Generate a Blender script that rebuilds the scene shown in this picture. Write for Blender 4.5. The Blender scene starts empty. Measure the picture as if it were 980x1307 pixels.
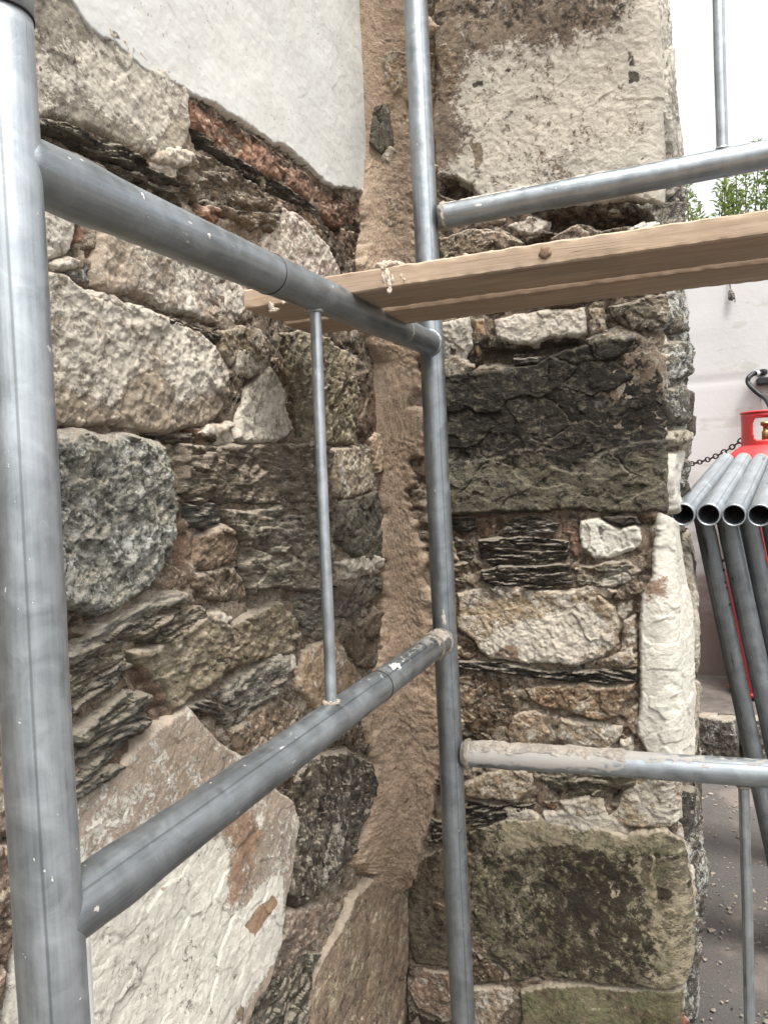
import bpy, math, random
import numpy as np
from mathutils import Vector, Matrix, Quaternion

# ------------------------------------------------------------------ camera
SC = bpy.context.scene
COL = SC.collection
F = 1000.0                      # focal length in photograph pixels (980 x 1307)
CAMH = 1.10
GR = -0.25                      # level of the ground
YAW, PITCH, ROLL = math.radians(21.55), math.radians(2.69), math.atan(0.048)
CAM = np.array([0.0, 0.0, CAMH])
f0 = np.array([-math.sin(YAW), math.cos(YAW), 0.0])
r0 = np.array([math.cos(YAW), math.sin(YAW), 0.0])
ZU = np.array([0.0, 0.0, 1.0])
fw = math.cos(PITCH) * f0 - math.sin(PITCH) * ZU
u0 = math.sin(PITCH) * f0 + math.cos(PITCH) * ZU
rt = math.cos(ROLL) * r0 - math.sin(ROLL) * u0
up = math.sin(ROLL) * r0 + math.cos(ROLL) * u0
cd = bpy.data.cameras.new("camera")
cam = bpy.data.objects.new("camera", cd)
COL.objects.link(cam)
cd.sensor_fit = 'VERTICAL'
cd.sensor_height = 36.0
cd.lens = F / 1307.0 * 36.0
cd.clip_start = 0.02
cd.clip_end = 500
M = Matrix(((rt[0], up[0], -fw[0], CAM[0]), (rt[1], up[1], -fw[1], CAM[1]),
            (rt[2], up[2], -fw[2], CAM[2]), (0, 0, 0, 1)))
cam.matrix_world = M
SC.camera = cam

# ------------------------------------------------------------------ light
SUN_EL, SUN_AZ = math.radians(65), math.radians(138)      # azimuth clockwise from +Y
world = bpy.data.worlds.new("World")
SC.world = world
world.use_nodes = True
wn = world.node_tree
bgn = wn.nodes['Background']
sky = wn.nodes.new('ShaderNodeTexSky')
sky.sky_type = 'NISHITA'
sky.sun_disc = False
sky.sun_elevation = SUN_EL
sky.sun_rotation = SUN_AZ
sky.air_density = 1.0
sky.dust_density = 6.0
sky.ozone_density = 0.6
hs = wn.nodes.new('ShaderNodeHueSaturation'); hs.inputs['Saturation'].default_value = .12
wn.links.new(sky.outputs[0], hs.inputs['Color']); wn.links.new(hs.outputs[0], bgn.inputs[0])
bgn.inputs[1].default_value = 0.15
sd = bpy.data.lights.new("sun", 'SUN')
sun = bpy.data.objects.new("sun", sd)
COL.objects.link(sun)
sd.energy = 1.35
sd.angle = math.radians(15)
sd.color = (1.0, 0.965, 0.9)
sdir = Vector((math.sin(SUN_AZ) * math.cos(SUN_EL), math.cos(SUN_AZ) * math.cos(SUN_EL), math.sin(SUN_EL)))
sun.rotation_euler = sdir.to_track_quat('Z', 'Y').to_euler()
SC.view_settings.view_transform = 'Standard'
SC.view_settings.look = 'None'
SC.view_settings.gamma = 1.0
SC.view_settings.exposure = 1.42
SC.cycles.max_bounces = 6
SC.cycles.diffuse_bounces = 4
SC.cycles.glossy_bounces = 3

random.seed(7)
RNG = np.random.RandomState(11)

# ------------------------------------------------------------------ helpers: rays
def ray(px, py):
    return fw + (px - 490.0) / F * rt + (653.5 - py) / F * up

def unproj(px, py, depth):
    """point seen at a pixel, at a given distance along the view axis"""
    return CAM + ray(px, py) * depth

def on_plane(px, py, axis, val):
    d = ray(px, py)
    t = (val - CAM[axis]) / d[axis]
    return CAM + d * t

def proj(p):
    v = np.asarray(p, float) - CAM
    z = v @ fw
    return 490 + F * (v @ rt) / z, 653.5 - F * (v @ up) / z

def z_at(x, y, py):
    a = proj((x, y, 0.5))[1]; z0, z1 = 0.5, 1.5
    b = proj((x, y, 1.5))[1]
    for _ in range(6):
        z2 = z1 + (py - b) * (z1 - z0) / (b - a) if abs(b - a) > 1e-9 else z1
        z0, a, z1 = z1, b, z2
        b = proj((x, y, z1))[1]
    return z1

def lin(c, k=1.0):
    out = []
    for v in c:
        v = v / 255.0
        out.append((v / 12.92 if v <= .04045 else ((v + .055) / 1.055) ** 2.4) * k)
    return out

# ------------------------------------------------------------------ helpers: noise (numpy)
_P = RNG.permutation(256).astype(np.int32)
_P = np.concatenate([_P, _P])
_A = RNG.rand(256) * 2 * math.pi
_GX, _GY = np.cos(_A), np.sin(_A)
_R1 = RNG.rand(256); _R2 = RNG.rand(256); _R3 = RNG.rand(256)

def _h(ix, iy, s):
    return _P[(_P[(ix + s * 17) & 255] + iy + s * 31) & 255]

def pn(x, y, s=0):
    xi = np.floor(x).astype(np.int32); yi = np.floor(y).astype(np.int32)
    xf = x - xi; yf = y - yi
    u = xf * xf * xf * (xf * (xf * 6 - 15) + 10); v = yf * yf * yf * (yf * (yf * 6 - 15) + 10)
    h00 = _h(xi, yi, s); h10 = _h(xi + 1, yi, s); h01 = _h(xi, yi + 1, s); h11 = _h(xi + 1, yi + 1, s)
    n00 = _GX[h00] * xf + _GY[h00] * yf
    n10 = _GX[h10] * (xf - 1) + _GY[h10] * yf
    n01 = _GX[h01] * xf + _GY[h01] * (yf - 1)
    n11 = _GX[h11] * (xf - 1) + _GY[h11] * (yf - 1)
    a = n00 + u * (n10 - n00); b = n01 + u * (n11 - n01)
    return (a + v * (b - a)) * 1.5

def fbm(x, y, o=4, s=0, g=0.5):
    t = 0; a = 1.0; n = 0
    for i in range(o):
        t = t + a * pn(x * 2.03 ** i + 13.7 * i, y * 2.03 ** i - 7.1 * i, s + i); n += a; a *= g
    return t / n * 1.4

def facet(x, y, s=0, tilt=1.0):
    """broken faces: every cell has its own height and slope; also returns distance to the crack"""
    xi = np.floor(x).astype(np.int32); yi = np.floor(y).astype(np.int32)
    best = np.full(x.shape, 9.0); sec = np.full(x.shape, 9.0); val = np.zeros(x.shape)
    for dx in (-1, 0, 1):
        for dy in (-1, 0, 1):
            h = _h(xi + dx, yi + dy, s)
            cx = xi + dx + _R1[h]; cy = yi + dy + _R2[h]
            ex = x - cx; ey = y - cy
            d = ex * ex + ey * ey
            an = _R3[h] * 6.283 * 3
            hv = (_R1[(h * 7 + 3) & 255] - .5) + tilt * (np.cos(an) * ex + np.sin(an) * ey)
            m = d < best
            sec = np.where(m, best, np.minimum(sec, d))
            val = np.where(m, hv, val); best = np.where(m, d, best)
    return val, np.sqrt(sec) - np.sqrt(best)

def sdf(poly, X, Y):
    """signed distance to a polygon, positive inside"""
    P = np.asarray(poly, float); n = len(P)
    d = np.full(X.shape, 1e9); ins = np.zeros(X.shape, bool)
    for i in range(n):
        x0, y0 = P[i]; x1, y1 = P[(i + 1) % n]
        ex, ey = x1 - x0, y1 - y0
        wx, wy = X - x0, Y - y0
        L = ex * ex + ey * ey + 1e-12
        t = np.clip((wx * ex + wy * ey) / L, 0, 1)
        d = np.minimum(d, (wx - t * ex) ** 2 + (wy - t * ey) ** 2)
        if y0 != y1:
            c = ((y0 > Y) != (y1 > Y)) & (X < (x1 - x0) * (Y - y0) / (y1 - y0) + x0)
            ins ^= c
    d = np.sqrt(d)
    return np.where(ins, d, -d)

def sstep(a, b, x):
    t = np.clip((x - a) / (b - a), 0, 1)
    return t * t * (3 - 2 * t)

# ------------------------------------------------------------------ helpers: objects
def link(o, parent=None):
    COL.objects.link(o)
    if parent is not None:
        o.parent = parent
    return o

def thing(name, label, cat, loc=(0, 0, 0), group=None):
    o = bpy.data.objects.new(name, None)
    o.empty_display_size = .05
    COL.objects.link(o)
    o.location = loc
    o['label'] = label; o['category'] = cat
    if group: o['group'] = group
    return o

def tag(o, label, cat, group=None):
    o['label'] = label; o['category'] = cat
    if group: o['group'] = group
    return o

def mesh_np(name, co, faces, mat, parent=None, attrs=None, smooth=True):
    """faces: (n,4) or (n,3) int array, or list of arrays"""
    me = bpy.data.meshes.new(name)
    co = np.asarray(co, np.float32)
    fl = faces if isinstance(faces, list) else [faces]
    loops = np.concatenate([np.asarray(f).ravel() for f in fl]).astype(np.int32)
    tot = np.concatenate([np.full(len(f), np.asarray(f).shape[1]) for f in fl]).astype(np.int32)
    st = np.concatenate([[0], np.cumsum(tot)[:-1]]).astype(np.int32)
    me.vertices.add(len(co)); me.vertices.foreach_set('co', co.ravel())
    me.loops.add(len(loops)); me.loops.foreach_set('vertex_index', loops)
    me.polygons.add(len(tot)); me.polygons.foreach_set('loop_start', st); me.polygons.foreach_set('loop_total', tot)
    me.polygons.foreach_set('use_smooth', np.full(len(tot), smooth))
    me.update(calc_edges=True)
    if attrs:
        for k, (ty, v) in attrs.items():
            a = me.attributes.new(k, ty, 'POINT')
            v = np.asarray(v, np.float32)
            a.data.foreach_set('color' if ty == 'FLOAT_COLOR' else ('vector' if ty == 'FLOAT_VECTOR' else 'value'), v.ravel())
    if mat is not None: me.materials.append(mat)
    o = bpy.data.objects.new(name, me)
    if parent is not None:
        loc = np.array(parent.matrix_world.translation) if False else np.array(parent.location)
        co2 = co - loc.astype(np.float32)
        me.vertices.foreach_set('co', co2.ravel()); me.update()
        COL.objects.link(o); o.parent = parent
    else:
        COL.objects.link(o)
    return o

def grid_faces(keep, idx):
    """quads of a grid where all four corners are kept; idx maps grid->vertex"""
    a = keep[:-1, :-1] & keep[1:, :-1] & keep[1:, 1:] & keep[:-1, 1:]
    i, j = np.nonzero(a)
    return np.stack([idx[i, j], idx[i + 1, j], idx[i + 1, j + 1], idx[i, j + 1]], 1)

# ------------------------------------------------------------------ material nodes
class NT:
    def __init__(s, name):
        s.m = bpy.data.materials.new(name); s.m.use_nodes = True
        s.t = s.m.node_tree; s.b = s.t.nodes['Principled BSDF']
    def n(s, ty, **kw):
        nd = s.t.nodes.new(ty)
        for k, v in kw.items():
            setattr(nd, k, v)
        return nd
    def l(s, a, b): s.t.links.new(a, b)
    def inp(s, nd, i, v):
        if hasattr(v, 'is_output'): s.l(v, nd.inputs[i])
        else: nd.inputs[i].default_value = v
    def math(s, op, a, b=0.0, c=None, clamp=False):
        nd = s.n('ShaderNodeMath', operation=op); nd.use_clamp = clamp
        s.inp(nd, 0, a); s.inp(nd, 1, b)
        if c is not None: s.inp(nd, 2, c)
        return nd.outputs[0]
    def mix(s, f, a, b, mode='MIX'):
        nd = s.n('ShaderNodeMix', data_type='RGBA', blend_type=mode)
        s.inp(nd, 0, f)
        for k, v in ((6, a), (7, b)):
            if not hasattr(v, 'is_output') and len(v) == 3: v = (*v, 1)
            s.inp(nd, k, v)
        return nd.outputs[2]
    def attr(s, name):
        return s.n('ShaderNodeAttribute', attribute_name=name)
    def vmul(s, v, sc):
        nd = s.n('ShaderNodeVectorMath', operation='MULTIPLY'); s.l(v, nd.inputs[0]); nd.inputs[1].default_value = sc
        return nd.outputs[0]
    def noise(s, vec, scale, detail=6, rough=.6, dist=0.0):
        nd = s.n('ShaderNodeTexNoise'); s.l(vec, nd.inputs['Vector'])
        nd.inputs['Scale'].default_value = scale; nd.inputs['Detail'].default_value = detail
        nd.inputs['Roughness'].default_value = rough; nd.inputs['Distortion'].default_value = dist
        return nd.outputs[0]
    def ss(s, x, a, b, lo=0.0, hi=1.0):
        nd = s.n('ShaderNodeMapRange', interpolation_type='SMOOTHSTEP')
        s.inp(nd, 0, x)
        for i, v in ((1, a), (2, b), (3, lo), (4, hi)): nd.inputs[i].default_value = v
        return nd.outputs[0]
    def lr(s, x, a, b, lo, hi):
        nd = s.n('ShaderNodeMapRange'); s.inp(nd, 0, x)
        for i, v in ((1, a), (2, b), (3, lo), (4, hi)): nd.inputs[i].default_value = v
        return nd.outputs[0]
    def bump(s, h, strength, dist, nrm=None):
        nd = s.n('ShaderNodeBump'); nd.inputs['Strength'].default_value = strength
        nd.inputs['Distance'].default_value = dist; s.l(h, nd.inputs['Height'])
        if nrm is not None: s.l(nrm, nd.inputs['Normal'])
        return nd.outputs[0]

AL = 0.80       # photograph colour to surface colour

def stone_mat(name, stretch=1.0, contrast=1.0, lime=(198, 190, 176), dark=(58, 51, 44), rust=(122, 98, 80),
              sc=1.0, bump=1.0, speck=1.0, rough=.92, crisp=.13, nz=1.25, dust=.6):
    t = NT(name)
    P = t.attr('P').outputs['Vector']
    base = t.attr('base').outputs['Color']
    mk = t.n('ShaderNodeSeparateColor'); t.l(t.attr('mask').outputs['Color'], mk.inputs[0])
    Ps = t.vmul(P, (1.0, stretch, 1.0))
    n1 = t.noise(Ps, 9 * sc, 7, .62, .4)
    n2 = t.noise(Ps, 55 * sc, 7, .7, .3)
    n3 = t.noise(t.vmul(P, (1, 1, 1)), 260, 4, .7)
    nh = t.noise(P, 5, 4, .6)
    v = t.math('ADD', t.lr(n1, .3, .7, 1 - .38 * contrast, 1 + .34 * contrast),
               t.lr(n2, .3, .7, -.42 * contrast, .42 * contrast))
    v = t.math('ADD', v, t.lr(n3, .3, .7, -.22 * speck, .22 * speck))
    n4 = t.noise(P, 130, 5, .65, .6)
    pit = t.ss(n4, .60, .68)
    v = t.math('SUBTRACT', v, t.math('MULTIPLY', pit, .42 * speck))
    v = t.math('MAXIMUM', v, .14)
    comb = t.n('ShaderNodeCombineColor')
    for i in range(3): t.l(v, comb.inputs[i])
    c = t.mix(1.0, base, comb.outputs[0], 'MULTIPLY')
    c = t.mix(t.lr(nh, .35, .65, 0, .35), c, t.mix(1.0, c, (1.14, 1.0, .84), 'MULTIPLY'))
    def masked(c, m, col, seed, var=.22, s2=14):
        q = t.noise(t.vmul(P, (1.0, .5 + .5 * stretch, 1.0)), s2 + seed, 8, .68, .5)
        qs = t.noise(t.vmul(P, (1.0, .6 + .4 * stretch, 1.0)), 62 + seed, 7, .72, .8)
        q2 = t.math('MULTIPLY', t.math('SUBTRACT', q, .5), nz * 1.25)
        q2 = t.math('ADD', q2, t.math('MULTIPLY', t.math('SUBTRACT', qs, .5), nz * 1.5))
        q2 = t.math('ADD', q2, t.math('MULTIPLY', t.math('SUBTRACT', n3, .5), nz * .55))
        f = t.ss(t.math('ADD', m, q2), .5 - crisp, .5 + crisp)
        vv = t.math('ADD', t.lr(n2, .3, .7, 1 - var, 1 + var), t.lr(n1, .3, .7, -var * .7, var * .7))
        vv = t.math('ADD', vv, t.lr(n3, .3, .7, -.10 * speck, .10 * speck))
        vv = t.math('SUBTRACT', vv, t.math('MULTIPLY', pit, .30 * speck))
        cb = t.n('ShaderNodeCombineColor')
        for i in range(3): t.l(vv, cb.inputs[i])
        cc = t.mix(1.0, tuple(lin(col, AL)), cb.outputs[0], 'MULTIPLY')
        return t.mix(t.math('MULTIPLY', f, .9), c, cc), f
    c, fl = masked(c, mk.outputs[0], lime, 3.3, .16, 11)
    c, fr = masked(c, mk.outputs[2], rust, 7.1, .35, 17)
    c, fd = masked(c, mk.outputs[1], dark, 5.7, .5, 23)
    gn = t.n('ShaderNodeSeparateXYZ'); t.l(t.n('ShaderNodeNewGeometry').outputs['Normal'], gn.inputs[0])
    du = t.math('ADD', gn.outputs[2], t.math('MULTIPLY', t.math('SUBTRACT', n2, .5), 1.5))
    du = t.math('ADD', du, t.math('MULTIPLY', t.math('SUBTRACT', n3, .5), .9))
    du = t.math('MULTIPLY', t.ss(du, .36, .62), dust)
    c = t.mix(du, c, tuple(lin((186, 174, 156), AL)))
    t.l(c, t.b.inputs['Base Color'])
    t.b.inputs['Roughness'].default_value = rough
    t.b.inputs['Specular IOR Level'].default_value = .25
    b1 = t.bump(n2, .7 * bump, .006)
    b2 = t.bump(n3, .8 * bump, .0026, b1)
    b3 = t.bump(fl, .5, .0022, b2)
    b3 = t.bump(pit, -.6 * speck, .003, b3)
    t.l(b3, t.b.inputs['Normal'])
    return t.m

MAT = dict(
    lime=stone_mat('limewashed_stone', 1.0, .95, bump=.75),
    grey=stone_mat('grey_rough_stone', 1.0, 1.35, lime=(200, 200, 192), dark=(84, 84, 76), bump=1.7, nz=1.6, speck=1.4),
    schist=stone_mat('schist', 3.6, 1.15, lime=(182, 176, 163), bump=1.4, nz=1.3),
    slate=stone_mat('slate', 8.0, 1.3, lime=(178, 172, 160), dark=(44, 42, 40), bump=1.5, nz=1.4),
    dark=stone_mat('dark_stone', 1.6, 1.1, lime=(140, 134, 120), dark=(40, 37, 33), rust=(104, 80, 58), bump=1.2, speck=1.3, dust=.08),
    brown=stone_mat('brown_stone', 1.5, 1.2, lime=(196, 186, 168), bump=1.4, nz=1.4),
    ochre=stone_mat('ochre_stone', 1.8, 1.1, lime=(176, 169, 150), rust=(124, 108, 86), bump=1.4),
    red=stone_mat('red_earth', 1.2, 1.1, lime=(170, 140, 122), dark=(66, 60, 48), bump=1.4),
    white=stone_mat('white_lime_stone', 1.0, .5, lime=(214, 210, 198), dark=(110, 104, 94), rust=(146, 118, 96), bump=.55, speck=.5),
    moss=stone_mat('stained_stone', 1.0, 1.1, lime=(178, 166, 140), dark=(56, 50, 41), rust=(114, 112, 84), bump=.9, speck=1.5),
    mortar=stone_mat('lime_mortar', 1.0, .5, dust=.3, lime=(190, 172, 150), dark=(98, 84, 70), sc=1.2, bump=.8, speck=1.6, crisp=.3),
    bed=stone_mat('old_bedding_mortar', 1.0, 1.0, lime=(184, 172, 154), dark=(66, 58, 50), rust=(126, 104, 88), bump=1.6, speck=1.4),
)
# kind -> edge radius, undulation, facet size, facet amp, fine amp, laminations per m, lamination amp, masks
KIND = dict(
    lime=(.010, .006, .065, .0036, .0026, 0, 0, (.50, .06, .02)),
    grey=(.016, .010, .030, .0065, .0030, 0, 0, (.34, .30, 0)),
    schist=(.008, .006, .050, .0065, .0018, 60, .0062, (.20, .20, .08)),
    slate=(.007, .004, .040, .0034, .0012, 110, .0068, (.20, .28, .02)),
    dark=(.009, .005, .105, .0075, .0013, 22, .0016, (.02, .30, .05)),
    brown=(.010, .007, .035, .0055, .0024, 0, 0, (.26, .24, .14)),
    ochre=(.010, .008, .040, .0060, .0024, 45, .0022, (.28, .12, .26)),
    red=(.014, .009, .028, .0050, .0026, 0, 0, (.12, .18, .20)),
    white=(.009, .006, .055, .0044, .0014, 0, 0, (.82, .02, .05)),
    moss=(.009, .005, .070, .0015, .0012, 0, 0, (.20, .45, .35)),
)

# ------------------------------------------------------------------ wall surfaces
LX = -0.66            # face plane of the left wall
RY = 1.67             # face plane of the pier
RX = -0.052           # side face of the pier
QR = 0.028            # rounding of the pier's corner
S_ARC = QR * math.pi / 2

def map_left(s, z, h):
    return np.stack([LX + h, s, z], -1)

S0 = RX - QR          # s of the pier = x on the front face
BR = [(-150, .015), (0, .018), (100, .026), (200, .028), (330, .024), (450, .038), (560, .036), (620, .012), (690, .012), (760, .034), (850, .042), (960, .038), (1010, .022), (1050, .03), (1130, .044), (1200, .03), (1250, .014), (1350, .01)]
BZ = None
def map_right(s, z, h):
    global BZ
    if BZ is None:
        BZ = sorted((z_at(RX, RY + .15, a), b) for a, b in BR)
    a = np.clip((s - S0) / QR, 0, math.pi / 2)
    side = np.maximum(s - S0 - S_ARC, 0)
    x = np.minimum(s, S0) + np.sin(a) * (QR + h) + np.interp(z, [q[0] for q in BZ], [q[1] for q in BZ]) * sstep(-.02, .14, side + (s - S0) * (side <= 0))
    y = RY + QR + side - np.cos(a) * (QR + h)
    return np.stack([x, y, z], -1)

def pl(p):            # photograph pixel -> left wall (s, z)
    q = on_plane(p[0], p[1], 0, LX); return (q[1], q[2])

def pr(p):            # photograph pixel -> pier (s, z); three values: (depth behind the corner, row, 1)
    if len(p) == 3:
        return (S0 + S_ARC + p[0], z_at(RX, RY + QR + p[0], p[1]))
    q = on_plane(p[0], p[1], 1, RY)
    if q[0] > S0:
        return (S0 + min((q[0] - S0) * 1.2, S_ARC + .03), q[2])
    return (q[0], q[2])

RECESS = 0.0065
_seed = [0]

def field(name, poly, conv, mp, kind, base, parent, proud=0.0, step=.0025, recess=RECESS, masks=None, patches=(),
          ang=None, jag=1.0, amp=1.0, label=None, dents=(), tiltv=None, slope=0.0, dmin=-.0075):
    _seed[0] += 1; sd_ = _seed[0]
    rs = np.random.RandomState(sd_ * 7 + 1)
    P = np.array([conv(p) for p in poly])
    er, und, fs, fa, fine, lf, la, mk = KIND[kind]
    if masks is not None: mk = masks
    mg = .012
    s = np.arange(P[:, 0].min() - mg, P[:, 0].max() + mg, step)
    z = np.arange(P[:, 1].min() - mg, P[:, 1].max() + mg, step)
    if len(s) < 4 or len(z) < 4: return None
    S, Z = np.meshgrid(s, z, indexing='ij')
    c = P.mean(0)
    if ang is None:
        if lf:
            w, v = np.linalg.eigh(np.cov((P - c).T)); a = math.atan2(v[1, 1], v[0, 1])
            if a > math.pi / 2: a -= math.pi
            if a < -math.pi / 2: a += math.pi
            ang_ = a if w[1] > 2.5 * w[0] else math.radians(rs.uniform(-8, 8))
        else: ang_ = rs.uniform(0, 3)
    else: ang_ = math.radians(ang)
    ox, oy = rs.uniform(0, 40, 2)
    A = (S - c[0]) * math.cos(ang_) + (Z - c[1]) * math.sin(ang_) + ox
    C = -(S - c[0]) * math.sin(ang_) + (Z - c[1]) * math.cos(ang_) + oy
    wx = (fbm(S * 14 + ox, Z * 14, 4, sd_) * .006 + pn(S * 130 + ox, Z * 130, sd_ + 5) * .0012) * jag
    wz = (fbm(S * 14, Z * 14 + oy, 4, sd_ + 9) * .006 + pn(S * 130, Z * 130 + oy, sd_ + 6) * .0012) * jag
    size = min(P[:, 0].max() - P[:, 0].min(), P[:, 1].max() - P[:, 1].min())
    er = min(er, size * .35)
    D = sdf(P, S + wx, Z + wz)
    keep = D > dmin
    # drop everything outside quickly
    t = np.clip((D + .002) / er, 0, 1)
    prof = np.sqrt(np.maximum(1 - (1 - t) ** 2, 0))
    tilt = (rs.uniform(-1, 1), rs.uniform(-1, 1))
    if tiltv is not None: tilt = tiltv
    face = proud + ((S - c[0]) * tilt[0] + (Z - c[1]) * tilt[1]) * .05 * amp
    face = face + fbm(A * 7, C * 7, 3, sd_) * und * amp
    wA = A + fbm(A * 18, C * 18, 3, sd_ + 2) * .012; wC = C + fbm(A * 18, C * 18, 3, sd_ + 3) * .012
    fv, fe = facet(wA / fs, wC / fs * (1.6 if lf else 1), sd_, .7)
    face = face + fv * fa * amp
    crk = (1 - sstep(0.0, .07, fe)) * sstep(-.05, .25, pn(wA / fs * .8, wC / fs * .8, sd_ + 21))
    if fa > .002: face = face - crk * (.0016 if kind in ('lime', 'white', 'moss') else .0034) * amp
    fv2, fe2 = facet(wA / fs * 3.3, wC / fs * 3.3, sd_ + 4, .8)
    face = face + fv2 * fa * .42 * amp
    if lf:
        q = C * lf + fbm(A * 9, C * 9, 3, sd_ + 7) * 1.3
        k = np.floor(q)
        lam = pn(A * 16 + k * 3.7, k * 1.31 + .5, sd_ + 8) * la * 1.6 + (q - k - .5) * la * .35
        q2 = C * lf * 3.1 + fbm(A * 12, C * 12, 2, sd_ + 17) * 1.1
        k2 = np.floor(q2)
        lam = lam + pn(A * 30 + k2 * 3.7, k2 * 1.31 + .5, sd_ + 18) * la * .55
        face = face + lam * amp
    face = face + fbm(A * 70, C * 70, 4, sd_ + 11, .62) * fine * 1.25 * amp
    for (dp, dd) in dents:
        dd_ = sdf([conv(p) for p in dp], S + wx, Z + wz)
        face = face + sstep(-.004, .004, dd_) * dd
    H = -recess - .008 + (face + recess + .008) * prof + np.where(D < 0, D * 2.0, 0)
    keep &= True
    idx = -np.ones(S.shape, int)
    n = keep.sum()
    if n < 6: return None
    idx[keep] = np.arange(n)
    fc = grid_faces(keep, idx)
    if len(fc) == 0: return None
    co = mp(S[keep], Z[keep], H[keep])
    mkv = np.zeros((n, 4)); mkv[:, 3] = 1
    for i in range(3): mkv[:, i] = mk[i]
    Sk, Zk = (S + wx)[keep], (Z + wz)[keep]
    for (ch, pp, val, soft) in patches:
        pv = sstep(-soft, soft, sdf([conv(p) for p in pp], Sk, Zk))
        i = dict(lime=0, dark=1, rust=2)[ch]
        mkv[:, i] = mkv[:, i] * (1 - pv) + val * pv
    b = np.ones((n, 4)); b[:, :3] = np.array(lin(base, AL)) * rs.uniform(.94, 1.06)
    Pv = np.stack([A[keep], C[keep], H[keep]], -1)
    o = mesh_np(name, co, fc, MAT[kind if kind in MAT else 'lime'], parent,
                dict(P=('FLOAT_VECTOR', Pv), base=('FLOAT_COLOR', b), mask=('FLOAT_COLOR', mkv)))
    if label: o['label'] = label
    return o

# ------------------------------------------------------------------ bed of old mortar behind the stones
def seq(parts):
    out = [parts[0][0]]
    for a, b, st in parts:
        n = max(1, int(round((b - a) / st)))
        out += list(np.linspace(a, b, n + 1)[1:])
    return np.array(out)

def bed(parent, s, z, mp, conv, base, voids=(), patches=(), seed=300, rec=RECESS):
    S, Z = np.meshgrid(s, z, indexing='ij')
    wx = fbm(S * 20, Z * 20, 3, seed) * .008; wz = fbm(S * 20 + 9, Z * 20, 3, seed + 3) * .008
    H = -rec + fbm(S * 9, Z * 9, 4, seed + 5) * .010
    fv, fe = facet((S + wx) / .030, (Z + wz) / .018, seed + 7, .8)
    H = H + fv * .012
    fv, fe = facet((S + wx) / .010, (Z + wz) / .008, seed + 8, .8)
    H = H + fv * .0045 + fbm(S * 90, Z * 90, 3, seed + 9) * .0028
    H = np.minimum(H, -.004)
    mkv = np.zeros(S.shape + (4,)); mkv[..., 0] = .42; mkv[..., 1] = .24; mkv[..., 2] = .22; mkv[..., 3] = 1
    for pp, dep in voids:
        d = sdf([conv(p) for p in pp], S + wx, Z + wz)
        k = sstep(-.004, .006, d)
        H = H - k * dep
    for (ch, pp, val, soft) in patches:
        pv = sstep(-soft, soft, sdf([conv(p) for p in pp], S + wx, Z + wz))
        i = dict(lime=0, dark=1, rust=2)[ch]
        mkv[..., i] = mkv[..., i] * (1 - pv) + val * pv
    co = mp(S, Z, H).reshape(-1, 3)
    idx = np.arange(S.size).reshape(S.shape)
    fc = grid_faces(np.ones(S.shape, bool), idx)
    b = np.ones((S.size, 4)); b[:, :3] = lin(base, AL)
    Pv = np.stack([S + 3, Z + 5, H], -1).reshape(-1, 3)
    return mesh_np('bedding_mortar', co, fc, MAT['bed'], parent,
                   dict(P=('FLOAT_VECTOR', Pv), base=('FLOAT_COLOR', b), mask=('FLOAT_COLOR', mkv.reshape(-1, 4))))

wallL = thing('stone_wall', 'rubble stone wall along the left, half stripped of its white plaster', 'wall', (LX, 1.0, 0))
pier = thing('stone_pier', 'projecting stone wall end on the right with a dark slab at eye level', 'wall', (S0, RY, 0))

# solid cores so that neither wall is a thin skin
def box(name, x0, x1, y0, y1, z0, z1, mat, parent=None, bev=0.0):
    me = bpy.data.meshes.new(name)
    import bmesh
    bm = bmesh.new()
    vs = [bm.verts.new((x, y, z)) for x in (x0, x1) for y in (y0, y1) for z in (z0, z1)]
    for f in ((0, 1, 3, 2), (4, 6, 7, 5), (0, 4, 5, 1), (2, 3, 7, 6), (0, 2, 6, 4), (1, 5, 7, 3)):
        bm.faces.new([vs[i] for i in f])
    bmesh.ops.recalc_face_normals(bm, faces=bm.faces)
    if bev: bmesh.ops.bevel(bm, geom=list(bm.edges), offset=bev, segments=2, affect='EDGES')
    if parent is not None:
        bmesh.ops.translate(bm, verts=bm.verts, vec=-Vector(parent.location))
    bm.to_mesh(me); bm.free()
    if mat: me.materials.append(mat)
    o = bpy.data.objects.new(name, me); link(o, parent)
    return o

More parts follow.
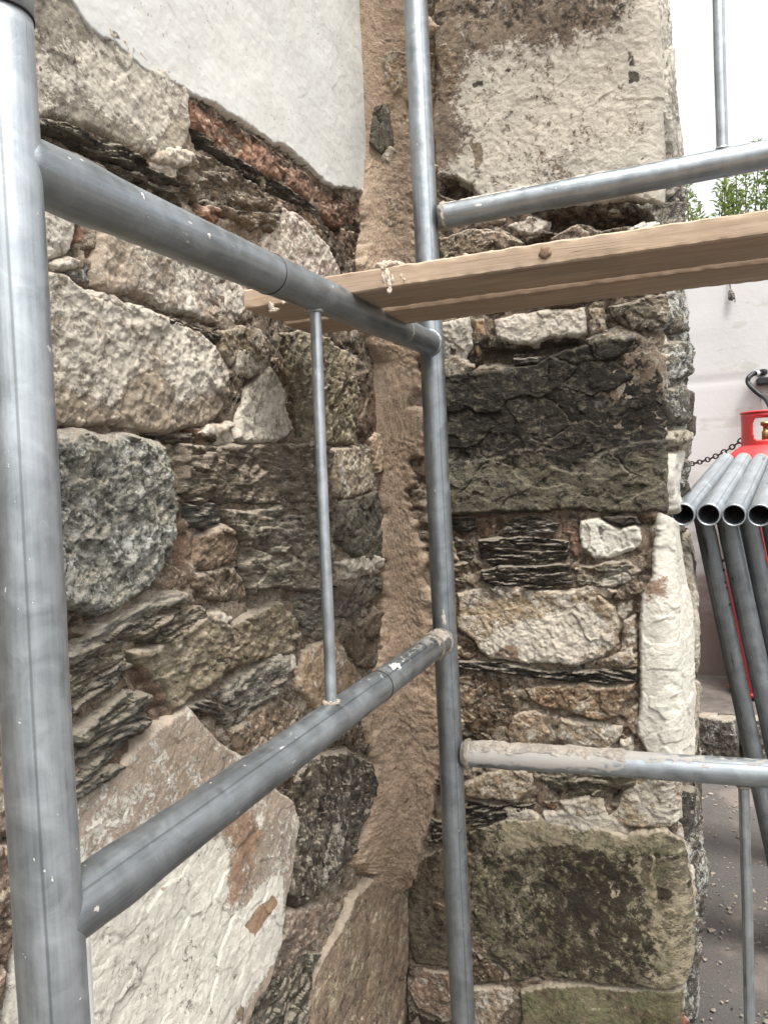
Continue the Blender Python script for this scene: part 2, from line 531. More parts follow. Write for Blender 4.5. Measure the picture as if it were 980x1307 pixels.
voidsL = [
    ([(104, 282), (114, 284), (112, 310), (102, 330), (94, 316)], .06),
    ([(218, 590), (228, 592), (230, 640), (240, 660), (243, 725), (232, 728), (226, 700), (222, 655)], .035),
    ([(420, 275), (436, 280), (445, 318), (462, 312), (464, 330), (440, 330), (425, 305)], .035),
    ([(288, 482), (305, 480), (303, 500), (288, 500)], .03),
    ([(160, 840), (178, 838), (205, 880), (215, 912), (200, 905), (180, 880), (165, 866)], .012),
    ([(352, 560), (372, 556), (366, 568), (352, 569)], .03),
    ([(402, 465), (432, 468), (436, 480), (402, 476)], .03),
    ([(370, 470), (378, 500), (384, 545), (374, 540), (366, 505)], .02),
    ([(120, 375), (180, 385), (210, 398), (240, 412), (205, 404), (160, 388)], .008),
    ([(95, 770), (130, 786), (160, 770), (150, 782), (120, 798), (92, 812)], .01),
]
redShadeL = [
    ('rust', [(165, 840), (180, 835), (215, 880), (225, 915), (200, 960), (150, 985), (100, 1035), (95, 1010), (150, 960), (195, 905)], .85, .006),
    ('rust', [(90, 800), (130, 790), (110, 815), (90, 830)], .8, .006),
    ('rust', [(225, 655), (245, 660), (245, 745), (225, 750)], .7, .006),
    ('dark', [(405, 270), (462, 250), (464, 350), (420, 350)], .65, .01),  # shade of the void painted into the bed colour
    ('dark', [(330, 370), (470, 430), (480, 460), (340, 450)], .5, .01),  # shade under the planks painted dark into the bed
]
bed(wallL, seq([(-1.2, .30, .03), (.30, 1.70, .0042), (1.70, 1.80, .02)]),
    seq([(GR - .05, 0, .02), (0, 2.0, .0042), (2.0, 3.6, .05)]), map_left, pl, (142, 128, 112), voidsL, redShadeL, 310)

voidsR = [
    ([(565, 232), (600, 230), (625, 246), (600, 254), (560, 246)], .03),
    ([(678, 286), (705, 270), (760, 268), (800, 274), (830, 262), (828, 284), (760, 292), (740, 282), (712, 296)], .045),
    ([(655, 315), (700, 300), (708, 330), (670, 340)], .03),
    ([(605, 442), (660, 446), (700, 436), (742, 440), (715, 452), (690, 462), (640, 468), (600, 470)], .020),
    ([(815, 660), (832, 660), (828, 700), (815, 760), (812, 820), (815, 870), (812, 935), (826, 962), (800, 965), (805, 880), (808, 800), (800, 770), (818, 730), (822, 690)], .012),
    ([(778, 1012), (792, 1014), (790, 1024), (780, 1026)], .03),
    ([(600, 1018), (680, 1030), (640, 1046), (596, 1040)], .012),
]
bed(pier, seq([(LX, S0 - .002, .0042), (S0 - .002, S0 + S_ARC + .2, .005), (S0 + S_ARC + .2, S0 + S_ARC + 1.2, .02)]),
    seq([(GR - .05, -.1, .02), (-.1, 2.35, .0045), (2.35, 3.4, .04)]), map_right, pr, (134, 119, 103), voidsR,
    [('rust', [(560, 650), (740, 655), (740, 690), (570, 700)], .55, .01),
     ('dark', [(560, 230), (850, 255), (850, 345), (560, 345)], .5, .01),  # shade of the gaps under the top stone, painted dark
     ('dark', [(585, 430), (760, 430), (720, 462), (585, 475)], .75, .01),  # shade in the recess above the slab, painted into the mortar colour
     ('rust', [(812, 655), (835, 655), (815, 960), (790, 960)], .35, .006)], 340)

# ------------------------------------------------------------------ stones of the left wall
FINE = .0019
def L(kind, pts, base, proud=0, **k):
    base = tuple(min(v * 1.06 + 3, 225) for v in base)      # lightens every base colour of the left wall
    k.setdefault('step', FINE)
    return field('stone', pts, pl, map_left, kind, base, wallL, proud / 1000, **k)

LI = (150, 140, 126)
L('lime', [(-40, -30), (60, -30), (112, 10), (154, 48), (192, 78), (236, 106), (240, 120), (242, 158), (240, 192), (206, 202), (180, 192), (150, 177), (120, 166), (90, 160), (60, 148), (-40, 130)],
  (132, 126, 114), 4, masks=(.64, .05, .02), amp=.7, tiltv=(0, 0),
  patches=[('lime', [(30, -20), (90, 0), (120, 55), (60, 40), (40, 30)], .18, .012), ('lime', [(206, 160), (230, 150), (240, 190), (215, 200), (195, 190)], .15, .008),
           ('lime', [(60, 120), (100, 118), (140, 150), (190, 185), (150, 175), (90, 150)], .3, .01), ('lime', [(110, 70), (170, 90), (225, 130), (200, 180), (170, 160), (120, 120)], .85, .012),
           ('dark', [(36, -10), (75, 5), (95, 35), (50, 40)], .25, .015)])
L('lime', [(-40, 132), (60, 150), (100, 163), (150, 180), (200, 203), (225, 205), (232, 225), (226, 230), (190, 208), (152, 184), (120, 173), (80, 157), (-40, 148)], (140, 130, 115), -2, masks=(.58, .1, .05))
L('slate', [(-40, 150), (43, 156), (80, 159), (120, 175), (151, 186), (188, 210), (226, 231), (232, 238), (199, 234), (167, 226), (130, 203), (93, 189), (56, 172), (-40, 160)], (88, 82, 70), 8, masks=(.14, .34, 0), label='thin dark slate course under the limewashed stone')
L('slate', [(132, 210), (167, 217), (199, 235), (226, 248), (238, 264), (210, 256), (173, 240), (146, 229)], (104, 96, 82), 2, masks=(.3, .3, 0))
L('schist', [(226, 196), (250, 196), (278, 205), (306, 222), (334, 243), (354, 262), (352, 278), (342, 300), (322, 292), (292, 276), (264, 262), (242, 247), (232, 226)], (112, 101, 86), 4, masks=(.32, .28, .08))
L('red', [(236, 117), (265, 131), (300, 155), (296, 176), (303, 199), (264, 180), (246, 160)], (128, 100, 84), -2, patches=[('dark', [(234, 112), (300, 148), (300, 166), (262, 142), (238, 128)], .72, .006)])
L('red', [(300, 156), (345, 180), (374, 206), (362, 232), (330, 221), (302, 200), (296, 176)], (130, 102, 86), -2, patches=[('dark', [(300, 150), (378, 204), (370, 218), (335, 188), (300, 170)], .72, .006)])
L('red', [(376, 208), (405, 228), (432, 243), (462, 252), (460, 285), (432, 290), (400, 262), (364, 234)], (112, 88, 74), -4, patches=[('dark', [(376, 204), (432, 238), (465, 250), (462, 262), (425, 254), (376, 222)], .62, .006)])
L('slate', [(244, 162), (262, 176), (300, 199), (340, 222), (375, 244), (402, 262), (400, 274), (362, 254), (322, 228), (286, 208), (258, 190)], (74, 70, 62), 0, masks=(.1, .4, 0))
L('brown', [(356, 252), (380, 258), (402, 272), (415, 295), (412, 308), (398, 292), (372, 270), (355, 264)], (118, 100, 84), -2)
L('lime', [(342, 284), (354, 264), (374, 270), (396, 292), (414, 314), (430, 346), (426, 368), (395, 366), (355, 345), (335, 318)], (150, 136, 126), 8, masks=(.56, .1, .05))
L('dark', [(402, 276), (425, 290), (440, 310), (447, 345), (425, 332), (412, 308)], (84, 74, 64), -6)
L('brown', [(442, 290), (468, 300), (468, 340), (448, 352), (440, 320)], (92, 78, 66), -8)
L('brown', [(254, 262), (268, 258), (281, 266), (282, 282), (270, 287), (255, 280)], (116, 88, 70), 6, masks=(.12, .1, .3))
L('lime', [(-60, 176), (60, 186), (100, 196), (130, 206), (168, 230), (213, 257), (252, 276), (256, 292), (240, 300), (180, 290), (120, 260), (-60, 225)], (150, 136, 118), -3, masks=(.5, .12, .16))
L('brown', [(256, 292), (284, 290), (310, 300), (338, 306), (345, 325), (352, 345), (310, 330), (262, 305)], (140, 124, 106), -4, masks=(.42, .2, .1))
L('lime', [(-60, 240), (40, 256), (72, 262), (104, 281), (99, 305), (90, 322), (66, 334), (-60, 336)], (140, 130, 118), 2, masks=(.62, .08, .02))
L('red', [(116, 286), (130, 288), (128, 314), (118, 326), (112, 306)], (122, 92, 76), -6, masks=(.05, .1, .3))
L('lime', [(66, 336), (88, 323), (104, 330), (98, 344), (72, 347)], (160, 148, 134), 4, masks=(.6, .03, 0))
L('grey', [(88, 346), (104, 330), (116, 334), (120, 368), (100, 360)], (112, 102, 94), 0)
L('lime', [(130, 290), (180, 300), (240, 326), (296, 346), (320, 362), (318, 392), (302, 418), (272, 411), (238, 404), (205, 392), (182, 382), (160, 374), (132, 378), (120, 366), (120, 330)],
  (142, 130, 116), 5, masks=(.52, .06, .04), patches=[('lime', [(130, 290), (180, 300), (165, 370), (125, 370)], .3, .012), ('lime', [(280, 345), (322, 362), (302, 418), (262, 405)], .62, .01)])
L('slate', [(176, 386), (212, 399), (250, 411), (285, 424), (302, 438), (297, 450), (266, 437), (235, 426), (200, 409)], (92, 84, 72), -2, masks=(.22, .34, .05))
L('lime', [(-70, 340), (50, 347), (86, 352), (116, 377), (165, 385), (203, 404), (250, 421), (277, 450), (289, 472), (290, 500), (282, 528), (262, 547), (230, 550), (185, 552), (150, 545), (100, 545), (-70, 545)],
  (132, 122, 108), 6, masks=(.66, .05, .03), amp=1.05, label='largest limewashed stone of the left wall, beside the near tube',
  patches=[('lime', [(160, 490), (200, 470), (225, 500), (240, 515), (285, 490), (285, 530), (262, 550), (180, 552), (140, 530)], .1, .006), ('lime', [(60, 500), (150, 520), (160, 550), (60, 550)], .3, .012),
           ('lime', [(220, 420), (272, 450), (278, 500), (226, 518), (205, 470)], .78, .008)])
L('grey', [(-70, 552), (55, 550), (90, 546), (130, 552), (170, 556), (200, 563), (214, 590), (220, 612), (226, 650), (220, 682), (208, 722), (190, 750), (165, 766), (130, 785), (100, 780), (-70, 765)],
  (146, 146, 136), 16, label='big rough grey-green boulder half behind the near tube', masks=(.34, .30, 0),
  patches=[('lime', [(143, 690), (158, 676), (160, 690), (148, 712), (136, 718)], .95, .003), ('lime', [(148, 620), (172, 622), (178, 640), (155, 640)], .6, .006)])
L('slate', [(80, 838), (125, 801), (150, 783), (180, 772), (200, 760), (225, 756), (247, 757), (236, 766), (205, 779), (180, 793), (150, 809), (120, 831), (86, 852)], (130, 126, 112), 6, masks=(.5, .15, 0),
  patches=[('lime', [(122, 806), (200, 758), (205, 768), (128, 812)], .85, .004)])
L('slate', [(84, 854), (120, 833), (160, 806), (200, 790), (238, 780), (260, 776), (264, 800), (240, 814), (200, 824), (166, 822), (155, 836), (160, 858), (122, 880), (88, 898)], (112, 104, 90), 2, masks=(.26, .25, .12))
L('ochre', [(161, 832), (202, 823), (240, 802), (262, 780), (288, 794), (300, 830), (276, 868), (246, 894), (222, 911), (212, 885), (191, 855), (171, 844)], (136, 127, 108), 9, masks=(.32, .1, .2))
L('slate', [(86, 902), (118, 884), (155, 838), (163, 850), (156, 868), (136, 884), (110, 898), (90, 914)], (104, 98, 88), 2, masks=(.22, .25, .2))
L('slate', [(88, 936), (124, 911), (160, 879), (191, 886), (189, 899), (170, 914), (140, 938), (112, 955), (90, 950)], (112, 110, 98), 6, masks=(.3, .2, .1))
L('slate', [(90, 962), (130, 941), (168, 916), (193, 910), (184, 926), (152, 944), (128, 962), (92, 980)], (96, 94, 84), 4, masks=(.2, .3, 0))
L('slate', [(94, 984), (128, 966), (160, 942), (172, 938), (152, 964), (112, 1000), (94, 1004)], (108, 108, 98), 2, masks=(.2, .2, 0))
L('slate', [(94, 1010), (124, 986), (152, 974), (166, 978), (150, 991), (110, 1010), (96, 1020)], (100, 98, 88), 3, masks=(.2, .25, .1))
L('brown', [(212, 724), (222, 722), (237, 724), (238, 744), (225, 758), (213, 750)], (118, 100, 86), -4)
L('schist', [(229, 566), (280, 569), (330, 567), (400, 567), (430, 571), (431, 602), (426, 640), (400, 641), (330, 643), (280, 641), (246, 643), (231, 628)], (116, 107, 94), 5, masks=(.2, .25, .05), ang=0)
L('slate', [(184, 553), (230, 552), (262, 550), (276, 556), (275, 565), (222, 565)], (98, 90, 78), -2, masks=(.1, .25, .35))
L('red', [(240, 549), (262, 546), (282, 550), (278, 566), (252, 566)], (126, 98, 80), -3, masks=(.06, .05, .3))
L('slate', [(240, 645), (270, 645), (284, 652), (280, 668), (262, 679), (243, 674)], (98, 98, 90), 5, masks=(.15, .25, 0))
L('brown', [(249, 684), (284, 670), (304, 688), (300, 718), (270, 727), (250, 720)], (122, 106, 90), 6, masks=(.2, .2, .1))
L('schist', [(286, 652), (330, 648), (400, 644), (426, 648), (428, 690), (426, 740), (395, 757), (350, 749), (318, 760), (308, 725), (306, 690), (290, 668)], (116, 110, 98), 7, masks=(.1, .22, .06))
L('brown', [(247, 730), (300, 723), (312, 740), (316, 762), (290, 768), (262, 764), (250, 748)], (112, 100, 84), 2, masks=(.25, .25, .1))
L('lime', [(270, 545), (297, 540), (299, 567), (276, 566)], (150, 140, 124), 0, masks=(.6, .05, 0))
L('lime', [(302, 545), (312, 502), (330, 480), (343, 468), (357, 490), (364, 520), (378, 548), (368, 558), (350, 565), (310, 567), (298, 560)], (140, 132, 116), 5, masks=(.62, .06, 0))
L('brown', [(284, 480), (300, 470), (325, 466), (342, 461), (334, 478), (312, 496), (302, 525), (294, 535), (286, 510)], (90, 78, 66), -4, masks=(.3, .4, 0))
L('brown', [(278, 424), (310, 414), (335, 420), (350, 440), (345, 455), (320, 462), (298, 468), (284, 450)], (128, 116, 98), 3, masks=(.42, .2, .05))
L('brown', [(346, 456), (359, 455), (370, 482), (382, 540), (372, 538), (364, 514), (354, 486)], (112, 98, 80), -2)
L('ochre', [(356, 425), (400, 420), (441, 450), (452, 490), (455, 530), (450, 566), (410, 568), (384, 556), (372, 500), (361, 465)], (120, 112, 94), 3, masks=(.2, .12, .12), ang=80)
L('dark', [(453, 478), (470, 468), (486, 485), (489, 545), (470, 562), (456, 552)], (92, 78, 66), 0, masks=(.08, .2, .1))
L('lime', [(420, 572), (450, 569), (482, 566), (487, 600), (476, 626), (440, 640), (424, 634)], (132, 120, 102), 3, masks=(.4, .1, .05))
L('dark', [(430, 640), (454, 632), (482, 626), (491, 660), (493, 700), (484, 720), (450, 711), (430, 692)], (92, 88, 78), 5, masks=(.14, .3, 0))
L('lime', [(424, 726), (450, 716), (480, 722), (488, 730), (460, 738), (426, 744)], (156, 142, 126), 0, masks=(.6, .05, 0))
L('dark', [(426, 748), (460, 741), (490, 736), (486, 758), (465, 772), (440, 788), (426, 788)], (92, 86, 76), 4, masks=(.2, .3, 0))
L('schist', [(380, 760), (420, 748), (423, 800), (410, 820), (386, 810), (377, 786)], (108, 104, 94), 3, masks=(.26, .25, 0))
L('ochre', [(262, 832), (288, 800), (320, 777), (355, 766), (374, 786), (382, 814), (370, 834), (342, 841), (310, 850), (280, 862), (262, 860)], (126, 116, 98), 8, masks=(.15, .15, .25))
L('dark', [(442, 802), (465, 790), (488, 776), (491, 830), (480, 851), (462, 856), (447, 830)], (98, 86, 74), 2, masks=(.25, .3, 0))
L('lime', [(386, 830), (428, 810), (445, 840), (465, 860), (470, 888), (440, 905), (402, 904), (378, 880)], (138, 120, 100), 2, masks=(.35, .15, .12))
L('schist', [(284, 880), (310, 856), (344, 841), (372, 836), (372, 860), (355, 880), (335, 900), (310, 920), (291, 925), (282, 905)], (116, 113, 104), 4, masks=(.4, .22, 0))
L('brown', [(292, 932), (330, 906), (358, 886), (384, 906), (380, 930), (352, 950), (322, 972), (302, 964)], (122, 106, 90), 0, masks=(.36, .25, .05))
L('slate', [(236, 902), (258, 892), (284, 876), (290, 926), (275, 921), (255, 908)], (104, 96, 86), 0, masks=(.3, .3, .05))
L('brown', [(380, 936), (440, 912), (470, 900), (482, 940), (470, 965), (440, 952), (392, 960)], (106, 94, 80), -2, masks=(.2, .35, .05))
L('white', [(60, 1060), (105, 1020), (150, 985), (168, 958), (202, 925), (240, 904), (262, 926), (300, 962), (340, 998), (368, 1020), (375, 1050), (368, 1100), (356, 1150), (352, 1200), (336, 1250), (320, 1282), (300, 1330), (0, 1340), (20, 1200), (40, 1100)],
  (150, 137, 124), 8, masks=(.34, .16, .06), amp=.45, label='largest stone at lower left, bare above and whitewashed below',
  patches=[('lime', [(60, 1090), (110, 1080), (190, 1120), (262, 1062), (285, 1090), (292, 1130), (278, 1150), (300, 1170), (320, 1128), (350, 1120), (352, 1200), (330, 1240), (290, 1300), (280, 1340), (0, 1350), (20, 1200)], .92, .012),
           ('rust', [(285, 1030), (310, 1030), (325, 1060), (318, 1110), (300, 1140), (286, 1160), (282, 1120), (292, 1090), (280, 1060)], .7, .010),
           ('lime', [(304, 1180), (338, 1140), (344, 1150), (316, 1196)], .0, .004), ('rust', [(304, 1180), (338, 1140), (344, 1150), (316, 1196)], .85, .003),
           ('lime', [(105, 1050), (160, 1000), (180, 1000), (175, 1030), (150, 1080), (100, 1110)], .58, .01),
           ('dark', [(225, 1210), (250, 1190), (262, 1240), (240, 1290), (222, 1300)], .36, .008)])
L('schist', [(384, 968), (440, 956), (476, 976), (473, 1020), (456, 1060), (446, 1090), (430, 1115), (402, 1140), (376, 1160), (366, 1140), (374, 1090), (381, 1040), (376, 1000)], (90, 84, 74), 9, masks=(.16, .34, 0), ang=80,
  patches=[('lime', [(395, 1120), (410, 1080), (430, 1040), (440, 1050), (425, 1100), (405, 1140)], .5, .01)], label='tall dark schist slab under the lower rung')
L('brown', [(360, 1164), (400, 1151), (430, 1151), (433, 1170), (410, 1190), (386, 1214), (360, 1250), (344, 1250), (350, 1200)], (126, 112, 100), 3, masks=(.3, .12, .05))
L('moss', [(412, 1214), (432, 1182), (446, 1146), (470, 1118), (492, 1126), (513, 1142), (515, 1200), (515, 1340), (398, 1340), (394, 1256)], (128, 112, 96), 10, masks=(.34, .2, .05), amp=1.2)
L('schist', [(345, 1246), (388, 1212), (404, 1216), (392, 1262), (396, 1300), (370, 1340), (306, 1340), (330, 1270)], (92, 88, 78), 2, masks=(.15, .3, 0), ang=35)
L('brown', [(384, 990), (376, 1040), (368, 1020), (345, 998), (325, 975), (352, 955), (378, 940)], (92, 78, 66), -6)
L('lime', [(-130, 860), (30, 850), (60, 930), (50, 1070), (-130, 1060)], (134, 118, 104), 4, masks=(.35, .15, .15))
L('brown', [(-130, 1070), (30, 1082), (20, 1180), (-10, 1340), (-130, 1340)], (128, 110, 96), 4, masks=(.3, .15, .15))
L('brown', [(-130, 775), (40, 775), (80, 800), (76, 850), (-130, 845)], (120, 108, 94), 0)
# stones just outside the picture
rs_ = np.random.RandomState(5)
for zz in np.arange(-.13, 2.2, .19):
    yy = -.9
    while yy < .42:
        w = rs_.uniform(.14, .34)
        if not (yy + w > (.30 if zz < 2.0 else .2)):
            q = [(yy + .008, zz), (yy + w * .5, zz - .012), (yy + w - .008, zz + .006), (yy + w - .006, zz + .09), (yy + w - .02, zz + .168), (yy + w * .4, zz + .175), (yy + .012, zz + .16)]
            field('stone', q, lambda p: p, map_left, rs_.choice(['lime', 'brown', 'grey', 'schist']), (134, 122, 108), wallL, rs_.uniform(-.004, .008), step=.007)
        yy += w
for zz, row in ((-.17, [(.45, .68), (.69, 1.02), (1.03, 1.26), (1.27, 1.64)]), (.02, [(.45, .78), (.79, 1.02), (1.03, 1.36), (1.37, 1.64)]), (.20, [(.5, .66), (.67, .98)])):
    for a, b in row:
        q = [(a, zz), (b - .01, zz - .006), (b, zz + .07), (b - .012, zz + .15), (a + .01, zz + .156)]
        field('stone', q, lambda p: p, map_left, 'brown', (126, 112, 98), wallL, 0, step=.006)

# ------------------------------------------------------------------ stones of the pier
def R(kind, pts, base, proud=0, **k):
    k.setdefault('step', FINE)
    return field('stone', pts, pr, map_right, kind, base, pier, proud / 1000, **k)

R('lime', [(548, -110), (830, -110), (.05, -110, 1), (.05, 10, 1), (.06, 130, 1), (.05, 245, 1), (838, 262), (810, 256), (760, 257), (720, 264), (690, 266), (640, 262), (612, 252), (600, 236), (575, 226), (556, 226), (550, 150), (556, 90)],
  (124, 111, 97), 6, masks=(.74, .12, .04), amp=.55, step=.0022, label='largest stone of the wall end, pale below a brown stained top',
  patches=[('lime', [(540, -120), (760, -120), (790, 40), (740, 56), (690, 62), (650, 58), (600, 72), (585, 120), (590, 180), (570, 235), (540, 230)], .22, .040), ('dark', [(540, -120), (800, -120), (800, 30), (740, 46), (640, 45), (540, 40)], .46, .04),
           ('lime', [(830, -110), (.1, -110, 1), (.1, 270, 1), (830, 262), (818, 150), (806, 60)], .95, .01),  # sky light on the rounded corner painted as paler lime
           ('dark', [(802, 92), (812, 94), (814, 108), (803, 110)], .9, .002), ('dark', [(800, 62), (808, 70), (810, 86), (802, 88)], .6, .004),
           ('dark', [(603, 106), (618, 105), (616, 112), (604, 112)], .8, .002), ('dark', [(643, 90), (652, 88), (650, 94), (642, 95)], .8, .002), ('lime', [(600, 185), (612, 182), (618, 205), (608, 215)], .1, .003)])
R('brown', [(560, 302), (600, 292), (640, 290), (668, 308), (664, 330), (640, 362), (560, 368)], (128, 114, 98), 2, masks=(.3, .2, .05))
R('lime', [(570, 262), (600, 256), (645, 266), (672, 270), (640, 284), (580, 292), (562, 285)], (140, 126, 110), -3, masks=(.45, .1, 0))
R('lime', [(645, 286), (676, 273), (698, 282), (690, 296), (662, 300)], (150, 138, 122), 0, masks=(.6, .1, 0))
R('brown', [(704, 302), (735, 286), (752, 296), (756, 322), (742, 345), (700, 352), (694, 322)], (134, 118, 104), 2, masks=(.3, .12, .05))
R('brown', [(760, 300), (780, 294), (798, 300), (796, 330), (768, 335)], (112, 98, 84), -4, masks=(.3, .3, .05))
R('dark', [(802, 290), (828, 284), (846, 292), (842, 316), (806, 318)], (76, 68, 58), 0, masks=(.1, .3, 0))
R('slate', [(806, 262), (836, 258), (.04, 262, 1), (.04, 312, 1), (852, 318), (846, 288), (826, 276)], (122, 118, 106), 4, masks=(.5, .2, 0), ang=80)
R('lime', [(562, 372), (640, 366), (700, 356), (700, 388), (636, 398), (566, 408)], (150, 136, 120), 0)
R('brown', [(704, 350), (770, 336), (850, 322), (.05, 322, 1), (.05, 372, 1), (852, 374), (780, 384), (704, 392)], (126, 114, 100), 2, masks=(.4, .2, 0))
R('lime', [(557, 412), (600, 404), (603, 440), (590, 462), (570, 470), (552, 466), (548, 440)], (160, 156, 146), 3, masks=(.72, .04, 0), patches=[('dark', [(575, 444), (582, 446), (580, 454), (574, 452)], .8, .002)])
R('lime', [(604, 408), (618, 406), (620, 426), (606, 450), (603, 440)], (164, 142, 112), -3, masks=(.3, .1, .1))
R('lime', [(630, 406), (690, 396), (746, 392), (748, 424), (735, 431), (700, 431), (682, 440), (660, 440), (634, 430)], (168, 152, 136), 5, masks=(.74, .06, 0))
R('brown', [(750, 394), (770, 390), (770, 424), (752, 430)], (150, 134, 114), 0, masks=(.5, .15, 0))
R('brown', [(774, 390), (800, 384), (.03, 378, 1), (.03, 412, 1), (846, 412), (830, 420), (800, 420), (788, 411), (772, 410)], (114, 106, 92), 5, masks=(.32, .28, 0))
R('lime', [(746, 434), (768, 421), (790, 414), (815, 424), (822, 432), (790, 438), (766, 440)], (158, 144, 124), -2, masks=(.5, .1, 0))
R('slate', [(654, 458), (686, 459), (686, 465), (655, 467)], (112, 108, 98), 2, masks=(.2, .1, 0))
R('dark', [(568, 480), (610, 474), (650, 470), (690, 462), (722, 446), (760, 434), (812, 430), (836, 455), (848, 480), (852, 540), (855, 600), (857, 640), (851, 655), (835, 650), (815, 657), (790, 655), (750, 652), (720, 650), (690, 655), (640, 652), (600, 658), (568, 655)],
  (102, 97, 84), 3, masks=(.05, .66, .05), amp=1.0, label='big dark slab at eye level in the wall end',
  patches=[('dark', [(560, 594), (620, 586), (680, 572), (705, 592), (722, 604), (765, 570), (800, 580), (860, 560), (860, 665), (560, 670)], .36, .014),
           ('rust', [(700, 492), (712, 490), (712, 510), (702, 508)], .6, .004), ('rust', [(812, 528), (826, 528), (828, 540), (814, 540)], .6, .003), ('rust', [(785, 495), (800, 490), (802, 510), (788, 512)], .4, .004),
           ('lime', [(640, 478), (600, 482), (600, 476), (640, 472)], .45, .002)],
  dents=[([(560, 590), (612, 588), (640, 582), (660, 574), (690, 574), (698, 590), (710, 598), (725, 604), (745, 602), (775, 572), (860, 560), (860, 680), (560, 680)], .0055)])
R('slate', [(642, 664), (680, 656), (714, 668), (710, 681), (660, 686), (640, 681)], (84, 76, 66), 0, masks=(.34, .3, .1))
R('slate', [(612, 690), (640, 684), (725, 690), (723, 714), (690, 719), (640, 724), (612, 712)], (84, 77, 68), 4, masks=(.16, .35, 0))
R('slate', [(614, 727), (640, 722), (690, 722), (730, 718), (732, 745), (690, 751), (632, 749), (616, 740)], (84, 77, 68), 6, masks=(.14, .35, 0))
R('schist', [(734, 726), (760, 720), (800, 713), (816, 728), (806, 744), (780, 751), (736, 749)], (132, 122, 106), 3, masks=(.3, .15, 0), patches=[('lime', [(766, 748), (775, 726), (802, 722), (806, 734), (792, 746)], .95, .003)])
R('white', [(741, 666), (765, 660), (789, 673), (812, 671), (820, 690), (815, 700), (782, 712), (757, 712), (741, 698)], (172, 160, 142), 7, masks=(.82, .08, 0), patches=[('dark', [(766, 668), (771, 670), (771, 708), (767, 710)], .5, .0015)], label='small whitewashed stone below the dark slab')
R('dark', [(768, 660), (812, 657), (816, 669), (790, 671), (770, 664)], (64, 58, 52), 2)
R('brown', [(784, 752), (812, 738), (816, 758), (800, 768), (780, 764)], (118, 106, 92), 2)
R('schist', [(578, 682), (600, 690), (608, 708), (600, 717), (578, 714)], (98, 92, 80), 2)
R('slate', [(572, 659), (604, 660), (606, 674), (590, 684), (572, 676)], (72, 66, 58), 1, masks=(.25, .3, .1))
R('schist', [(572, 719), (597, 720), (594, 750), (574, 752)], (116, 104, 90), 0)
R('brown', [(606, 664), (632, 662), (636, 680), (612, 688), (604, 680)], (116, 94, 78), -2, masks=(.2, .2, .2))
R('brown', [(716, 660), (738, 662), (738, 712), (727, 712), (726, 684), (714, 680)], (118, 96, 80), -3, masks=(.2, .2, .2))
R('lime', [(584, 757), (620, 750), (700, 753), (760, 752), (784, 775), (792, 800), (789, 820), (770, 839), (740, 848), (700, 847), (660, 845), (626, 842), (614, 830), (601, 814), (584, 800)],
  (152, 136, 114), 7, masks=(.45, .08, .08), patches=[('lime', [(612, 825), (640, 800), (700, 790), (745, 770), (775, 790), (760, 830), (700, 850), (630, 845)], .86, .010), ('rust', [(630, 838), (645, 822), (660, 826), (665, 842)], .7, .004)])
R('brown', [(578, 806), (602, 816), (612, 833), (600, 841), (578, 838)], (110, 94, 76), -2)
R('lime', [(785, 769), (804, 768), (806, 780), (796, 790), (787, 786)], (166, 152, 132), 2, masks=(.7, .05, 0))
R('lime', [(796, 794), (809, 788), (812, 812), (811, 830), (791, 832), (793, 815)], (148, 134, 114), -1, masks=(.5, .1, 0))
R('brown', [(722, 852), (750, 846), (790, 836), (813, 834), (813, 851), (760, 856)], (132, 120, 104), 1)
R('slate', [(580, 844), (640, 846), (700, 857), (813, 854), (813, 870), (780, 873), (720, 870), (660, 864), (600, 854), (580, 852)], (74, 72, 66), 4, masks=(.12, .3, 0), ang=-3)
R('brown', [(690, 876), (750, 872), (812, 875), (797, 895), (787, 914), (765, 920), (730, 912), (700, 905), (674, 895), (669, 880)], (146, 124, 100), 5, masks=(.3, .18, .25))
R('brown', [(582, 862), (625, 858), (648, 872), (660, 892), (666, 930), (640, 950), (600, 938), (582, 910)], (116, 100, 82), 0, masks=(.22, .35, .1))
R('lime', [(656, 912), (690, 906), (700, 938), (682, 960), (650, 962), (648, 940)], (150, 130, 108), 2, masks=(.35, .1, .05))
R('lime', [(714, 916), (760, 922), (795, 927), (789, 945), (778, 960), (740, 956), (710, 942)], (152, 138, 118), 3, masks=(.55, .1, 0))
R('lime', [(791, 945), (804, 943), (809, 955), (800, 968), (788, 966)], (160, 148, 128), 2, masks=(.7, .05, 0))
R('lime', [(802, 905), (812, 900), (812, 940), (804, 938), (797, 925)], (140, 124, 104), -4)
R('white', [(838, 654), (852, 660), (.09, 668, 1), (.12, 760, 1), (.11, 850, 1), (.1, 968, 1), (872, 985), (832, 975), (813, 938), (815, 900), (816, 850), (815, 800), (819, 762), (832, 730), (833, 690)],
  (180, 168, 148), 9, masks=(.9, .02, .03), amp=.55, label='tall white limed quoin stone at the outer edge of the wall end',
  patches=[('rust', [(822, 740), (845, 735), (845, 760), (822, 770)], .5, .006)])
R('lime', [(590, 1000), (640, 982), (680, 986), (676, 1010), (660, 1025), (620, 1020), (592, 1015)], (146, 132, 112), 3, masks=(.4, .1, 0))
R('slate', [(590, 1020), (640, 1030), (690, 1026), (662, 1040), (600, 1058), (590, 1050)], (70, 64, 56), 0)
R('schist', [(686, 986), (760, 986), (810, 980), (812, 1004), (770, 1010), (760, 1018), (700, 1012)], (118, 112, 96), 3)
R('lime', [(712, 1022), (745, 1016), (770, 1020), (776, 1036), (750, 1044), (722, 1040)], (162, 148, 126), 4, masks=(.6, .06, 0))
